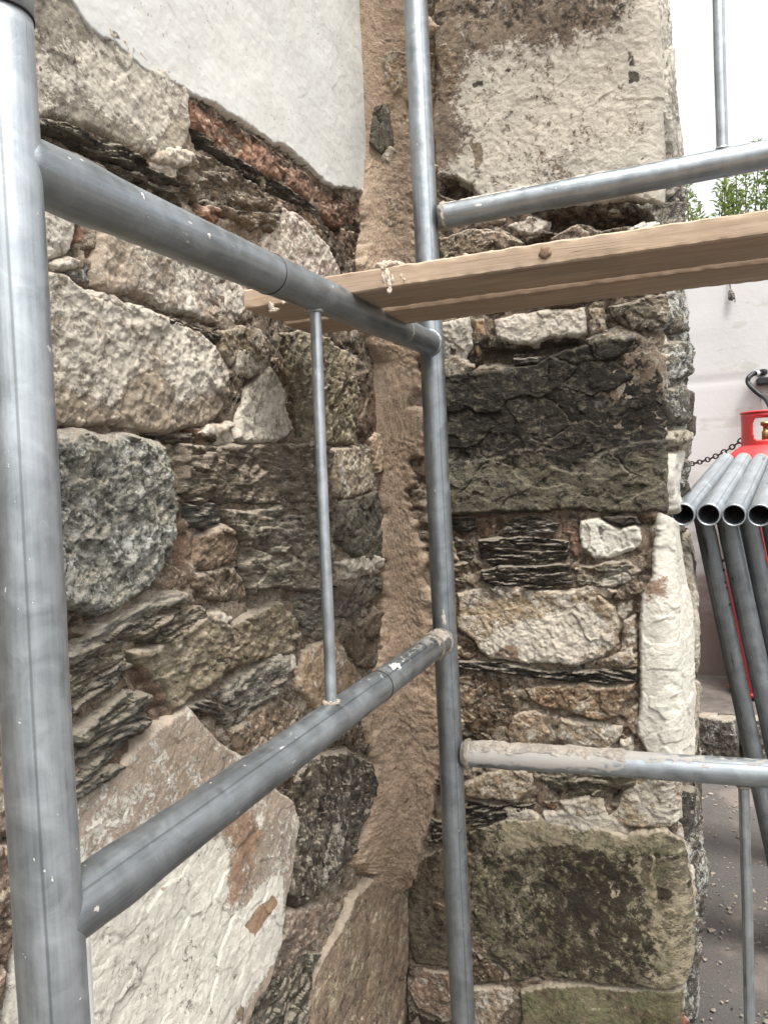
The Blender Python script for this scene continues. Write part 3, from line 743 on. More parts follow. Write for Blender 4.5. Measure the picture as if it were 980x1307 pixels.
R('brown', [(690, 1020), (708, 1020), (716, 1038), (700, 1042)], (122, 98, 80), -2, masks=(.1, .1, .4))
R('lime', [(796, 1012), (818, 990), (866, 984), (.04, 984, 1), (.04, 1046, 1), (868, 1050), (840, 1058), (790, 1054), (746, 1050), (780, 1038)], (152, 138, 116), 5, masks=(.55, .1, .05))
R('moss', [(598, 1064), (640, 1046), (690, 1044), (745, 1053), (800, 1062), (845, 1056), (868, 1078), (873, 1150), (871, 1225), (868, 1256), (850, 1260), (760, 1252), (700, 1248), (658, 1252), (640, 1238), (615, 1225), (600, 1190)],
  (118, 110, 94), 7, masks=(.38, .46, .36), step=.0020, jag=2.2, label='broad mossy stained slab low in the wall end, streaked with pale drips',
  patches=[('dark', [(640, 1040), (745, 1050), (870, 1055), (870, 1085), (820, 1080), (780, 1078), (700, 1078), (640, 1090)], .1, .008), ('lime', [(640, 1040), (745, 1050), (860, 1055), (840, 1078), (780, 1078), (700, 1078), (640, 1090), (610, 1100)], .8, .016),
           ('dark', [(700, 1085), (800, 1085), (850, 1140), (840, 1230), (720, 1230), (690, 1150)], .66, .04), ('lime', [(805, 1150), (870, 1120), (870, 1260), (830, 1250), (800, 1220)], .62, .03),
           ('dark', [(805, 1100), (875, 1100), (875, 1250), (850, 1250), (830, 1160)], .05, .01),
           ('lime', [(810, 1075), (814, 1068), (816, 1130), (822, 1170), (810, 1190), (804, 1140)], .62, .004),
           ('lime', [(829, 1080), (832, 1080), (833, 1120), (836, 1146), (833, 1146), (829, 1115)], 1.3, .0008), ('dark', [(829, 1080), (832, 1080), (833, 1120), (836, 1146), (833, 1146), (829, 1115)], -.4, .0008),
           ('lime', [(778, 1123), (781, 1132), (787, 1136), (792, 1136), (787, 1139), (780, 1136)], 1.3, .0008), ('dark', [(778, 1123), (781, 1132), (787, 1136), (792, 1136), (787, 1139), (780, 1136)], -.4, .0008),
           ('dark', [(838, 1127), (848, 1128), (852, 1135), (848, 1143), (838, 1142)], 1.0, .001), ('dark', [(863, 1120), (872, 1119), (876, 1127), (870, 1132), (863, 1130)], 1.0, .001),
           ('lime', [(626, 1104), (628, 1104), (629, 1135), (628, 1135)], .9, .001), ('lime', [(812, 1066), (815, 1066), (817, 1128), (814, 1128)], 1.2, .001)])
R('moss', [(520, 1110), (552, 1086), (592, 1076), (600, 1130), (602, 1200), (580, 1238), (528, 1232), (519, 1180)], (104, 94, 80), 2, masks=(.1, .36, .1))
R('slate', [(538, 1044), (588, 1052), (592, 1072), (545, 1082), (552, 1060)], (76, 70, 62), 2)
R('slate', [(545, 985), (590, 990), (590, 1010), (560, 1004)], (96, 88, 76), 2)
R('lime', [(519, 1262), (540, 1236), (572, 1242), (586, 1290), (572, 1306), (534, 1284)], (142, 122, 106), 6, masks=(.3, .1, .05))
R('lime', [(594, 1258), (650, 1263), (654, 1280), (630, 1312), (596, 1330)], (148, 130, 112), 5, masks=(.45, .12, .05))
R('brown', [(600, 1212), (640, 1242), (654, 1254), (600, 1256)], (110, 96, 80), 0)
R('moss', [(664, 1264), (700, 1254), (760, 1258), (868, 1264), (866, 1350), (664, 1350)], (114, 105, 84), 8, masks=(.15, .2, .5))
R('lime', [(872, 1058), (.03, 1050, 1), (.07, 1100, 1), (.08, 1170, 1), (.04, 1220, 1), (876, 1226), (873, 1150)], (168, 146, 122), 9, masks=(.6, .05, .1), label='rounded pinkish quoin stone low at the outer edge')
R('lime', [(871, 1232), (.03, 1228, 1), (.03, 1292, 1), (870, 1294)], (150, 134, 118), 4, masks=(.6, .1, .05))
R('red', [(870, 1298), (.05, 1298, 1), (.05, 1350, 1), (868, 1350)], (150, 104, 88), 4)
R('brown', [(528, 1290), (572, 1310), (590, 1335), (520, 1350), (518, 1300)], (80, 70, 60), -6)
# stones showing through the corner mortar
R('lime', [(489, 80), (500, 68), (516, 70), (519, 120), (506, 127), (494, 110)], (150, 132, 108), 24, masks=(.4, .05, 0))
R('dark', [(478, 140), (498, 134), (505, 160), (506, 192), (490, 204), (476, 188)], (92, 86, 76), 24, masks=(.3, .2, 0))
R('lime', [(488, 204), (500, 187), (509, 194), (502, 214), (490, 212)], (160, 146, 122), 24)
R('lime', [(492, 277), (503, 258), (513, 254), (512, 276), (509, 296), (493, 300)], (140, 124, 100), 24, masks=(.35, .05, 0))
R('lime', [(484, 424), (520, 428), (548, 434), (548, 468), (484, 467)], (124, 102, 86), 6, masks=(.22, .05, .1))

# side face of the pier, seen edge-on
for (d0, d1, p0, p1, kd, bs, pr_, mk) in (
    (.06, .30, -90, 60, 'lime', (150, 146, 136), 10, (.7, .1, 0)), (.07, .34, 62, 150, 'lime', (140, 136, 126), 14, (.7, .15, 0)),
    (.06, .26, 152, 236, 'lime', (150, 146, 136), 18, (.75, .15, 0)), (.05, .30, 240, 330, 'slate', (122, 118, 108), 20, (.5, .25, 0)),
    (.05, .24, 332, 385, 'grey', (104, 100, 88), 12, (.35, .35, 0)), (.04, .20, 388, 432, 'grey', (108, 102, 90), 18, (.4, .35, 0)),
    (.03, .18, 434, 488, 'grey', (112, 108, 96), 20, (.45, .3, 0)), (.02, .14, 490, 545, 'grey', (104, 100, 90), 16, (.45, .35, 0)),
    (.02, .16, 548, 572, 'brown', (120, 112, 98), 22, (.6, .2, 0)), (.01, .17, 575, 655, 'white', (160, 158, 150), 15, (.75, .2, 0)),
    (.18, .30, 585, 650, 'grey', (90, 84, 76), 26, (.3, .4, 0)), (.16, .26, 500, 560, 'dark', (90, 84, 76), 24, (.2, .4, 0)),
    (.14, .40, 700, 860, 'lime', (150, 140, 122), 14, (.6, .15, 0)), (.13, .40, 865, 965, 'lime', (140, 132, 116), 10, (.5, .2, 0)),
    (.06, .30, 1000, 1090, 'grey', (96, 92, 86), 12, (.2, .3, 0)), (.10, .36, 1095, 1190, 'grey', (100, 96, 90), 8, (.2, .3, 0)), (.06, .4, 1195, 1300, 'grey', (104, 98, 92), 8, (.3, .3, 0))):
    dm = (d0 + d1) / 2
    R(kd, [(d0, p0 + 4, 1), (dm, p0, 1), (d1, p0 + 6, 1), (d1 + .01, (p0 + p1) / 2, 1), (d1, p1 - 5, 1), (dm, p1, 1), (d0, p1 - 3, 1), (d0 - .01, (p0 + p1) / 2, 1)], bs, pr_, masks=mk, step=.004)
for zz in np.arange(-.16, 2.5, .21):
    yy = .42
    while yy < 1.15:
        w = rs_.uniform(.16, .34)
        q = [(S0 + S_ARC + yy + .01, zz), (S0 + S_ARC + yy + w - .01, zz), (S0 + S_ARC + yy + w - .008, zz + .1), (S0 + S_ARC + yy + w - .02, zz + .19), (S0 + S_ARC + yy + .012, zz + .185)]
        field('stone', q, lambda p: p, map_right, rs_.choice(['lime', 'brown', 'grey']), (128, 120, 108), pier, rs_.uniform(0, .01), step=.009)
        yy += w

# ------------------------------------------------------------------ smeared mortar in the corner
def corner_mortar():
    rows = [(-140, 479, 563), (0, 479, 563), (60, 478, 562), (82, 473, 556), (100, 474, 552), (130, 474, 551), (160, 470, 551), (210, 466, 552), (246, 463, 552), (290, 464, 552), (340, 458, 553), (400, 462, 552), (440, 470, 552),
            (470, 484, 546), (560, 488, 545), (600, 488, 543), (650, 489, 541), (700, 489, 546), (760, 489, 551), (800, 486, 560), (850, 478, 566), (900, 468, 573), (950, 474, 571), (1000, 472, 560), (1040, 458, 547),
            (1070, 452, 541), (1100, 452, 530), (1118, 462, 527), (1130, 484, 518), (1142, 492, 506)]
    lv = []
    for (py, xl, xr) in rows:
        a = pl((xl, py)); zc = a[1]
        # the corner row: same height on both walls
        b = on_plane(xr, py, 1, RY)
        lv.append((a[0], a[1], b[0], b[2]))
    lv = np.array(lv)
    n = 760; t = np.linspace(0, len(rows) - 1, n)
    yl = np.interp(t, range(len(rows)), lv[:, 0]); zl = np.interp(t, range(len(rows)), lv[:, 1])
    xr = np.interp(t, range(len(rows)), lv[:, 2]); zr = np.interp(t, range(len(rows)), lv[:, 3])
    yl = np.minimum(yl - .015, RY - .014); xr = xr + .014
    m = 120
    q = np.linspace(0, 1, m)
    A = np.stack([np.full(n, LX + .002), yl, zl], -1)
    B = np.stack([xr, np.full(n, RY - .002), zr], -1)
    Cn = np.stack([np.full(n, LX + .012), np.full(n, RY - .012), (zl + zr) / 2], -1)
    Q = q[None, :, None]
    pts = (1 - Q) ** 2 * A[:, None] + 2 * Q * (1 - Q) * Cn[:, None] + Q ** 2 * B[:, None]
    # keep it on the flat walls rather than bridging the corner too much
    ln = q * .3
    U = (q[None, :] * .14 + 0 * zl[:, None]); V = np.repeat(zl[:, None], m, 1)
    h = fbm(U * 8, V * 6, 3, 70) * .006 + fbm(U * 45, V * 45, 4, 71, .6) * .0032
    fv, fe = facet(U / .022 + fbm(U * 30, V * 30, 2, 74), V / .022, 75, .8)
    h += fv * .0026 * sstep(-.1, .3, pn(U * 16, V * 10, 76))
    fv, fe = facet(U / .0065, V / .0065, 85, .8)
    h += fv * .0016 + fbm(U * 190, V * 190, 2, 79) * .0012
    wid = (RY - yl + xr - LX)[:, None]
    en = fbm(U * 0 + (q > .5)[None, :] * 9.0 + U * 6, V * 12, 4, 77) * .040 + pn(U * 60, V * 70, 78) * .004
    edge = np.minimum(q, 1 - q)[None, :] * wid - .017 + en
    h = h + .009 * sstep(0, .016, edge) - .022 * (1 - sstep(-.006, .006, edge))
    top = np.linspace(0, 1, n)[:, None]
    h = h - .02 * (1 - sstep(0, .01, (1 - top)))
    nrm = np.stack([1 - q, -q, 0 * q], -1)[None]; nrm = nrm / np.linalg.norm(nrm, axis=2, keepdims=True)
    pts = pts + nrm * h[..., None]
    co = pts.reshape(-1, 3)
    idx = np.arange(n * m).reshape(n, m)
    mk = np.zeros((n * m, 4)); mk[:, 0] = .30; mk[:, 1] = .16; mk[:, 3] = 1
    b = np.ones((n * m, 4)); b[:, :3] = lin((166, 146, 126), AL)
    return mesh_np('smeared_mortar', co, grid_faces(np.ones((n, m), bool), idx), MAT['mortar'], pier,
                   dict(P=('FLOAT_VECTOR', np.stack([U.ravel() + 2, V.ravel() + 1, h.ravel()], -1)), base=('FLOAT_COLOR', b), mask=('FLOAT_COLOR', mk)))
corner_mortar()['label'] = 'brown mortar smeared down the inner corner'

# thin smears of old lime and mortar dragged over the joints
for pts, bs, mkk in (
    ([(296, 455), (318, 448), (345, 456), (342, 470), (322, 476), (300, 474)], (160, 148, 132), .6),
    ([(250, 548), (276, 542), (300, 548), (296, 556), (262, 556)], (168, 156, 140), .6), ([(110, 372), (150, 382), (190, 396), (165, 402), (120, 388)], (164, 152, 136), .7),
    ([(425, 715), (460, 706), (486, 712), (484, 724), (450, 730)], (172, 158, 142), .7), ([(404, 836), (424, 822), (434, 842), (420, 858), (408, 852)], (160, 142, 122), .5),
    ([(300, 968), (330, 960), (352, 984), (340, 996), (316, 984)], (150, 132, 116), .4), ([(448, 1084), (470, 1070), (486, 1096), (470, 1112), (452, 1106)], (152, 134, 114), .3),
    ([(460, 900), (484, 884), (486, 930), (470, 948), (462, 930)], (150, 132, 112), .3), ([(340, 838), (372, 828), (378, 850), (356, 858)], (176, 166, 152), .7),
    ([(470, 560), (488, 552), (490, 600), (480, 604)], (150, 132, 112), .3),
    ([(200, 196), (228, 188), (248, 204), (230, 214), (208, 208)], (168, 156, 140), .6), ([(256, 788), (282, 776), (296, 792), (280, 802)], (172, 160, 142), .6)):
    L('lime', pts, bs, 7, masks=(mkk, .04, .05), jag=2.6, amp=.8, recess=-.003).name = 'lime_smear'
for pts, bs, mkk in (
    ([(548, 820), (572, 812), (590, 826), (584, 858), (556, 862)], (152, 134, 114), .35), ([(552, 900), (580, 892), (596, 920), (582, 950), (556, 948)], (150, 132, 112), .3),
    ([(545, 690), (572, 686), (580, 716), (556, 724)], (140, 120, 102), .2), ([(690, 1036), (745, 1028), (790, 1044), (800, 1064), (740, 1066), (700, 1058)], (170, 158, 138), .7),
    ([(640, 1036), (676, 1030), (690, 1048), (650, 1060)], (160, 146, 126), .6), ([(726, 752), (764, 744), (790, 756), (776, 768), (740, 762)], (166, 150, 130), .5),
    ([(600, 300), (640, 296), (664, 306), (640, 318), (606, 316)], (150, 136, 120), .4), ([(560, 462), (588, 458), (604, 472), (590, 486), (564, 482)], (152, 140, 120), .4),
    ([(624, 748), (660, 742), (680, 752), (650, 762)], (166, 152, 134), .6), ([(780, 838), (808, 828), (814, 848), (796, 856)], (160, 146, 128), .6),
    ([(846, 430), (862, 420), (870, 470), (858, 500), (850, 470)], (170, 162, 150), .7), ([(560, 60), (576, 52), (584, 100), (572, 140), (560, 120)], (130, 112, 94), .2)):
    R('lime', pts, bs, 7, masks=(mkk, .04, .05), jag=2.6, amp=.8, recess=-.003).name = 'lime_smear'

for (d0, d1, p0, p1, kd, bs) in ((.04, .24, -80, 245, 'lime', (150, 146, 136)), (.04, .20, 335, 560, 'grey', (120, 116, 106)), (.06, .26, 1010, 1300, 'grey', (104, 98, 90))):
    q = [(d0 + .02 * math.sin(i * 2.1), p0 + (p1 - p0) * i / 7, 1) for i in range(8)] + [(d1 + .03 * math.sin(i * 1.7), p1 - (p1 - p0) * i / 7, 1) for i in range(8)]
    R(kd, q, bs, 12, masks=(.5, .2, .02), jag=3.0, step=.004, recess=-.002).name = 'lime_smear'

# ------------------------------------------------------------------ plaster
def plaster_mat():
    t = NT('painted_plaster')
    P = t.attr('P').outputs['Vector']
    n1 = t.noise(P, 4, 5, .6); n2 = t.noise(P, 60, 6, .65); n3 = t.noise(t.vmul(P, (1.6, .35, 1)), 14, 5, .6)
    n4 = t.noise(P, 150, 3, .6); nb = t.noise(P, 9, 4, .6)
    c = t.mix(t.lr(n1, .3, .7, 0, 1), tuple(lin((206, 206, 201), AL)), tuple(lin((192, 193, 190), AL)))
    c = t.mix(t.lr(n3, .4, .75, 0, .4), c, tuple(lin((186, 182, 170), AL)))
    pits = t.math('MULTIPLY', t.ss(n4, .655, .70), t.ss(nb, .47, .60))
    c = t.mix(t.math('MULTIPLY', pits, .75), c, tuple(lin((112, 106, 98), AL)))
    t.l(c, t.b.inputs['Base Color']); t.b.inputs['Roughness'].default_value = .75
    b1 = t.bump(n2, .4, .003); b2 = t.bump(n1, .25, .012, b1)
    b3 = t.bump(t.math('MULTIPLY', pits, -1.0), .8, .002, b2)
    t.l(b3, t.b.inputs['Normal'])
    return t.m
MAT['plaster'] = plaster_mat()
KIND['plaster'] = (.003, .0022, .30, .0008, .0004, 0, 0, (0, 0, 0))
field('plaster', [(-160, -220), (479, -220), (479, 0), (478, 5), (470, 48), (476, 61), (478, 77), (471, 93), (475, 117), (471, 135), (476, 146), (471, 159), (470, 186), (466, 204), (470, 223), (463, 247), (450, 241), (428, 239),
       (405, 226), (394, 214), (378, 203), (360, 186), (341, 174), (314, 158), (300, 150), (268, 133), (236, 116), (202, 100), (175, 84), (138, 56), (109, 37), (88, -4), (-160, -160)],
      pl, map_left, 'plaster', (210, 208, 200), wallL, .005, step=.0022, recess=-.003, jag=1.35, dmin=-.004, tiltv=(0, 0), label='white painted plaster broken off along a ragged lower edge')
q = [(-1.2, 3.6), (-1.2, 2.05), (.46, 1.95), (1.7, 1.95), (1.7, 3.6)]
_z = pl((300, -215))[1]
a0 = pl((-160, -212)); a1 = pl((479, -212))
field('plaster', [a0, a1, (1.70, a1[1]), (1.70, 3.62), (-1.2, 3.62), (-1.2, a0[1])], lambda p: p, map_left, 'plaster', (210, 208, 200), wallL, .005, step=.03, recess=.003, jag=.3, tiltv=(0, 0))

def simple_mat(name, col, rough=.6, metal=0.0, var=.15, sc=30, bump=.2, spec=.5):
    t = NT(name)
    tc = t.n('ShaderNodeTexCoord').outputs['Object']
    n = t.noise(tc, sc, 6, .65); n2 = t.noise(tc, sc * .13, 3, .5)
    v = t.math('ADD', t.lr(n, .3, .7, 1 - var, 1 + var), t.lr(n2, .3, .7, -var, var))
    cb = t.n('ShaderNodeCombineColor')
    for i in range(3): t.l(v, cb.inputs[i])
    t.l(t.mix(1.0, tuple(lin(col, AL)), cb.outputs[0], 'MULTIPLY'), t.b.inputs['Base Color'])
    t.b.inputs['Roughness'].default_value = rough; t.b.inputs['Metallic'].default_value = metal
    t.b.inputs['Specular IOR Level'].default_value = spec
    t.l(t.bump(n, bump, .002), t.b.inputs['Normal'])
    return t.m

core = simple_mat('wall_core', (110, 96, 82), .95)
box('wall_core', LX - .5, LX - .075, -1.2, RY + 1.5, GR - .05, 3.6, core, wallL)
box('wall_core', LX - .06, RX - .09, RY + .09, RY + 1.18, GR - .05, 3.35, core, pier)

# ------------------------------------------------------------------ galvanised tubes
def galv(name, tone=1.0, rough=.36, dirt=.5):
    t = NT(name)
    P = t.attr('P').outputs['Vector']            # (around, along, 0)
    mk = t.attr('mort').outputs['Fac']
    st = t.noise(t.vmul(P, (1, 1, .04)), 230, 4, .6)         # drawn lines along the tube
    st2 = t.noise(t.vmul(P, (1, 1, .10)), 75, 3, .5)
    sm = t.attr('seam').outputs['Fac']
    bl = t.noise(P, 34, 6, .65, .6); bl2 = t.noise(P, 9, 3, .5); sp = t.noise(P, 210, 3, .6)
    c = t.mix(t.lr(bl, .3, .7, 0, 1), tuple(v * tone for v in (.23, .26, .28)), tuple(v * tone for v in (.44, .475, .50)))
    c = t.mix(t.lr(st, .35, .65, 0, .34), c, tuple(v * tone for v in (.60, .63, .65)))
    c = t.mix(t.lr(bl2, .35, .7, 0, .4), c, tuple(v * tone for v in (.19, .20, .20)))
    scr = t.math('MULTIPLY', t.ss(st2, .66, .70), t.ss(bl2, .45, .6))
    c = t.mix(t.math('MULTIPLY', scr, .7), c, (.05, .05, .05))
    sml = t.ss(sm, .0016, .0004)
    c = t.mix(t.math('MULTIPLY', sml, .55), c, (.09, .10, .10))
    sct = t.ss(t.math('ABSOLUTE', t.math('SUBTRACT', t.noise(t.vmul(P, (1, 1, .5)), 17, 2, .5, 2.5), .5)), .0035, .0012)
    c = t.mix(t.math('MULTIPLY', sct, .12), c, (.66, .68, .70))
    # cement specks and smears
    spn = t.noise(t.vmul(P, (1, 1, .6)), 48, 8, .72, 1.2)
    f = t.ss(t.math('ADD', t.math('MULTIPLY', t.math('SUBTRACT', spn, .5), 2.4), mk), .42, .56)
    sp2 = t.ss(t.noise(t.vmul(P, (1, 1, .7)), 105, 3, .6), .72 - .05 * dirt, .75 - .05 * dirt)
    f = t.math('MAXIMUM', f, t.math('MULTIPLY', sp2, .8))
    f = t.math('MULTIPLY', f, .86)
    c = t.mix(f, c, tuple(lin((206, 200, 190), AL)))
    t.l(c, t.b.inputs['Base Color'])
    t.l(t.math('MULTIPLY', t.math('SUBTRACT', 1.0, f), .82), t.b.inputs['Metallic'])
    r = t.math('ADD', t.lr(bl, .3, .7, rough - .08, rough + .12), t.math('MULTIPLY', f, .4))
    t.l(r, t.b.inputs['Roughness'])
    b = t.bump(st, .12, .0006); b = t.bump(bl, .18, .0012, b); b = t.bump(sp, .25, .0004, b); b = t.bump(f, .6, .0006, b); b = t.bump(sml, -.5, .0008, b)
    t.l(b, t.b.inputs['Normal'])
    return t.m
GAL = galv('galvanised_steel', .98, .42, .6)
GALR = galv('darker_galvanised_steel', .78, .40, .6)  # darker tone for the rungs and middle standard
GALD = galv('dull_galvanised_steel', .74, .5, .2)
GALB = galv('skylit_galvanised_steel', 1.12, .42, .3)  # lighter metal tone that carries the sky light on the stacked tubes
MBL = simple_mat('black_ink', (20, 20, 22), .6)
tubeseed = [0]

def tube(name, p0, p1, r, mat, parent, wall=.0035, seg=56, mort=None, open0=True, open1=True, dl=.02, wob=.0006, rfn=None, seam=.12):
    tubeseed[0] += 1; sd_ = tubeseed[0]
    p0 = np.asarray(p0, float); p1 = np.asarray(p1, float)
    ax = p1 - p0; Ln = np.linalg.norm(ax); ax /= Ln
    ref = np.array([0, 0, 1.0]) if abs(ax[2]) < .9 else np.array([0.0, -1.0, 0])
    e1 = ref - ax * (ref @ ax); e1 /= np.linalg.norm(e1); e2 = np.cross(ax, e1)
    n = max(3, int(Ln / dl)); l = np.linspace(0, Ln, n); th = np.linspace(0, 2 * math.pi, seg + 1)[:-1]
    Lg, Tg = np.meshgrid(l, th, indexing='ij')
    cx = pn(Lg * 3 + sd_, 0 * Lg, 9) * wob * 2; cy = pn(Lg * 3 + sd_, 0 * Lg + 5, 9) * wob * 2
    rr = r + fbm(Lg * 14, np.sin(Tg) * .8 + sd_, 2, 33) * wob * .6
    if rfn is not None: rr = rr * rfn(Lg, Tg, Ln)
    def surf(rad):
        return (p0[None, None] + ax * Lg[..., None] + e1 * (np.cos(Tg) * rad + cx)[..., None] + e2 * (np.sin(Tg) * rad + cy)[..., None]).reshape(-1, 3)
    co = [surf(rr)]; fcs = []
    i, j = np.meshgrid(np.arange(n - 1), np.arange(seg), indexing='ij')
    j2 = (j + 1) % seg
    q = np.stack([i * seg + j, i * seg + j2, (i + 1) * seg + j2, (i + 1) * seg + j], -1).reshape(-1, 4)
    fcs.append(q)
    nv = n * seg
    wl = []
    Pa = [np.stack([np.cos(Tg) * r + sd_ * 1.7, np.sin(Tg) * r + sd_ * .31, Lg + sd_ * .93], -1).reshape(-1, 3)]
    ts = th[int(seg * seam) % seg]; sme = [(abs((Tg - ts + math.pi) % (2 * math.pi) - math.pi) * r).ravel()]
    if wall:
        co.append(surf(rr - wall)); fcs.append(q[:, ::-1] + nv); Pa.append(Pa[0] + 3); sme.append(sme[0] + .05)
        k = np.arange(seg); k2 = (k + 1) % seg
        fcs.append(np.stack([k, k + nv, k2 + nv, k2], -1))
        o_ = (n - 1) * seg
        fcs.append(np.stack([k + o_, k2 + o_, k2 + nv + o_, k + nv + o_], -1))
    m = np.zeros(len(co) * nv)
    if mort is not None:
        # mort(l, upward) -> amount
        upn = (e1[2] * np.cos(Tg) + e2[2] * np.sin(Tg))
        fr = (e1 @ (-fw)) * np.cos(Tg) + (e2 @ (-fw)) * np.sin(Tg)
        m[:nv] = mort(Lg, upn, fr).ravel()
    o = mesh_np(name, np.concatenate(co), fcs, mat, parent,
                dict(P=('FLOAT_VECTOR', np.concatenate(Pa)), mort=('FLOAT', m), seam=('FLOAT', np.concatenate(sme))))
    return o

def crust(name, p0, p1, r, l0, l1, thick, spread, mat, parent, seed, label=None, below=0.0):
    """a rough crust of mortar sitting on a tube between l0 and l1"""
    p0 = np.asarray(p0, float); p1 = np.asarray(p1, float)
    ax = p1 - p0; ax /= np.linalg.norm(ax)
    ref = np.array([0, 0, 1.0]) if abs(ax[2]) < .9 else -fw
    e1 = ref - ax * (ref @ ax); e1 /= np.linalg.norm(e1); e2 = np.cross(ax, e1)
    n = max(8, int((l1 - l0) / .0022)); m = 70
    l = np.linspace(l0, l1, n); th = np.linspace(-spread, spread, m)
    Lg, Tg = np.meshgrid(l, th, indexing='ij')
    e = np.minimum((Lg - l0), (l1 - Lg)) / .02
    e = np.minimum(e, (spread - abs(Tg)) / .35 + pn(Lg * 60, Tg * 1.5, seed) * 1.2)
    h = thick * (sstep(-.2, 1, e) * (1 + fbm(Lg * 30, Tg * 2, 4, seed + 1) * 1.1) + fbm(Lg * 140, Tg * 6, 3, seed + 2) * .22) - .0012 - .004 * (1 - sstep(-.4, .5, e))
    co = p0[None, None] + ax * Lg[..., None] + ((r + h)[..., None]) * (e1 * np.cos(Tg)[..., None] + e2 * np.sin(Tg)[..., None])
    idx = np.arange(n * m).reshape(n, m)
    mk = np.zeros((n * m, 4)); mk[:, 0] = .45; mk[:, 3] = 1
    b = np.ones((n * m, 4)); b[:, :3] = lin((240, 232, 222), AL)
    o = mesh_np(name, co.reshape(-1, 3), grid_faces(np.ones((n, m), bool), idx), MAT['splash'], parent,
                dict(P=('FLOAT_VECTOR', np.stack([Lg.ravel() + seed, Tg.ravel() * r, h.ravel()], -1)), base=('FLOAT_COLOR', b), mask=('FLOAT_COLOR', mk)))
    if label: o['label'] = label
    return o
MAT['splash'] = stone_mat('mortar_splash', 1.0, .3, lime=(222, 214, 204), dark=(150, 130, 110), bump=.9, speck=1.0)

TR = .02415
scaf = thing('scaffold', 'galvanised tube scaffold frame with rungs turning the corner in front of both walls', 'scaffold', (-.46, .45, 0))
def line_at_px(p0, p1, px):
    lo, hi = 0.0, 1.0
    f = lambda t: proj(p0 + (p1 - p0) * t)[0] - px
    a, b = f(0.0), f(1.0)
    for _ in range(60):
        m = (lo + hi) / 2
        if (f(m) > 0) == (b > 0): hi = m
        else: lo = m
    return p0 + (p1 - p0) * (lo + hi) / 2

# upright tubes
DN, DM = .575, 1.58
nA, nB = unproj(-2, 30, DN), unproj(70, 1300, DN)
dn_ = (nA - nB) / (nA[2] - nB[2])
nbot = nB + dn_ * (GR - nB[2]); njoin = nB + dn_ * (unproj(-2, 22, DN)[2] - nB[2]); ntop = nB + dn_ * (2.6 - nB[2])
tube('standard', nbot, njoin, TR, GAL, scaf, seg=96, dl=.012, mort=lambda l, u, f: -.12 + .1 * pn(l * 8, 0 * l, 4))
tube('standard', njoin + dn_ * .0012, ntop, TR * 1.035, GAL, scaf, seg=96, mort=lambda l, u, f: -.3 + 0 * l)
mA, mB = unproj(530, 0, DM), unproj(591, 1307, DM)
dm_ = (mA - mB) / (mA[2] - mB[2])
mbot = mB + dm_ * (GR - mB[2]); mtop = mB + dm_ * (2.9 - mB[2])
zsplash = unproj(566, 830, DM)[2]
tube('standard', mbot, mtop, TR, GALR, scaf, seg=72, dl=.012,
     mort=lambda l, u, f: -.20 + .22 * sstep(.22, .0, abs(l - zsplash) * 1.4) + .10 * pn(l * 9, 0 * l, 4))
# rungs of the left-hand frame
tp0, tp1 = unproj(8.5, 204, DN), unproj(552, 440, DM)
bp0, bp1 = unproj(63, 1181, DN), unproj(566, 816, DM)
cut = lambda a, b, k: a + (b - a) / np.linalg.norm(b - a) * k
flare = lambda l, t, Ln: 1 + .09 * np.exp(-((l - .075) / .03) ** 2) * np.cos(t) ** 2
tube('rung', cut(tp0, tp1, .002), cut(tp1, tp0, .018), TR, GALR, scaf, seg=80, dl=.01, rfn=flare,
     mort=lambda l, u, f: -.14 + .22 * sstep(.3, .95, u) * sstep(.25, .6, l))
tube('rung', cut(bp0, bp1, .002), cut(bp1, bp0, .018), TR, GALR, scaf, seg=80, dl=.01, rfn=flare,
     mort=lambda l, u, f: -.08 + .40 * sstep(.3, .95, u) * sstep(.3, .8, l) + .28 * sstep(.85, 1.02, l))
sa = line_at_px(tp0, tp1, 401); sb = line_at_px(bp0, bp1, 424)
tube('strut', sa - ZU * .018, sb + ZU * .018, .0078, GAL, scaf, seg=32, wall=0, mort=lambda l, u, f: -.3 + 0 * l)
# rungs of the right-hand frame, square to the first
Xd = np.array([1.0, 0.0, 0.0])
ua = unproj(551, 279, DM); la = unproj(580, 961, DM)
u1 = ua + Xd * 1.25 + ZU * (-.004); l1_ = la + Xd * 1.25 + ZU * .004
def adj(a, px, py):     # the rung is level to within a few millimetres: take its far end from where it leaves the picture
    q = on_plane(px, py, 1, a[1]); d = (q - a) / np.linalg.norm(q - a); return a + d * 1.25
u1 = adj(ua, 980, 197); l1_ = adj(la, 980, 987)
tube('rung', cut(ua, u1, .018), u1, TR, GALR, scaf, seg=72, dl=.01, mort=lambda l, u, f: -.22 + .60 * sstep(.55, .95, u) * sstep(.55, .1, l))
tube('rung', cut(la, l1_, .018), l1_, TR, GALB, scaf, seg=72, dl=.01, mort=lambda l, u, f: -.2 + 1.0 * sstep(.46, .18, l) * sstep(-.95, -.1, u) + .62 * sstep(.35, .95, u))
crust('mortar_crust', la, l1_, TR, .028, .34, .0036, 1.1, None, scaf, 5, 'thick pale mortar crust on the lower right rung')
crust('mortar_crust', ua, u1, TR, .02, .36, .0022, .55, None, scaf, 9)
bL = np.linalg.norm(bp1 - bp0)
crust('mortar_crust', bp0, bp1, TR, bL * .895, bL * .985, .0030, 1.2, None, scaf, 14, 'white mortar crust at the far end of the lower left rung')
dmid = (l1_ - la) / 1.25
s2a = line_at_px(ua, u1, 922); s2b = line_at_px(la, l1_, 948)
tube('strut', s2a + ZU * .018, s2a + ZU * .62 + dm_ * 0, .0098, GAL, scaf, seg=32, wall=0, mort=lambda l, u, f: -.4 + 0 * l)
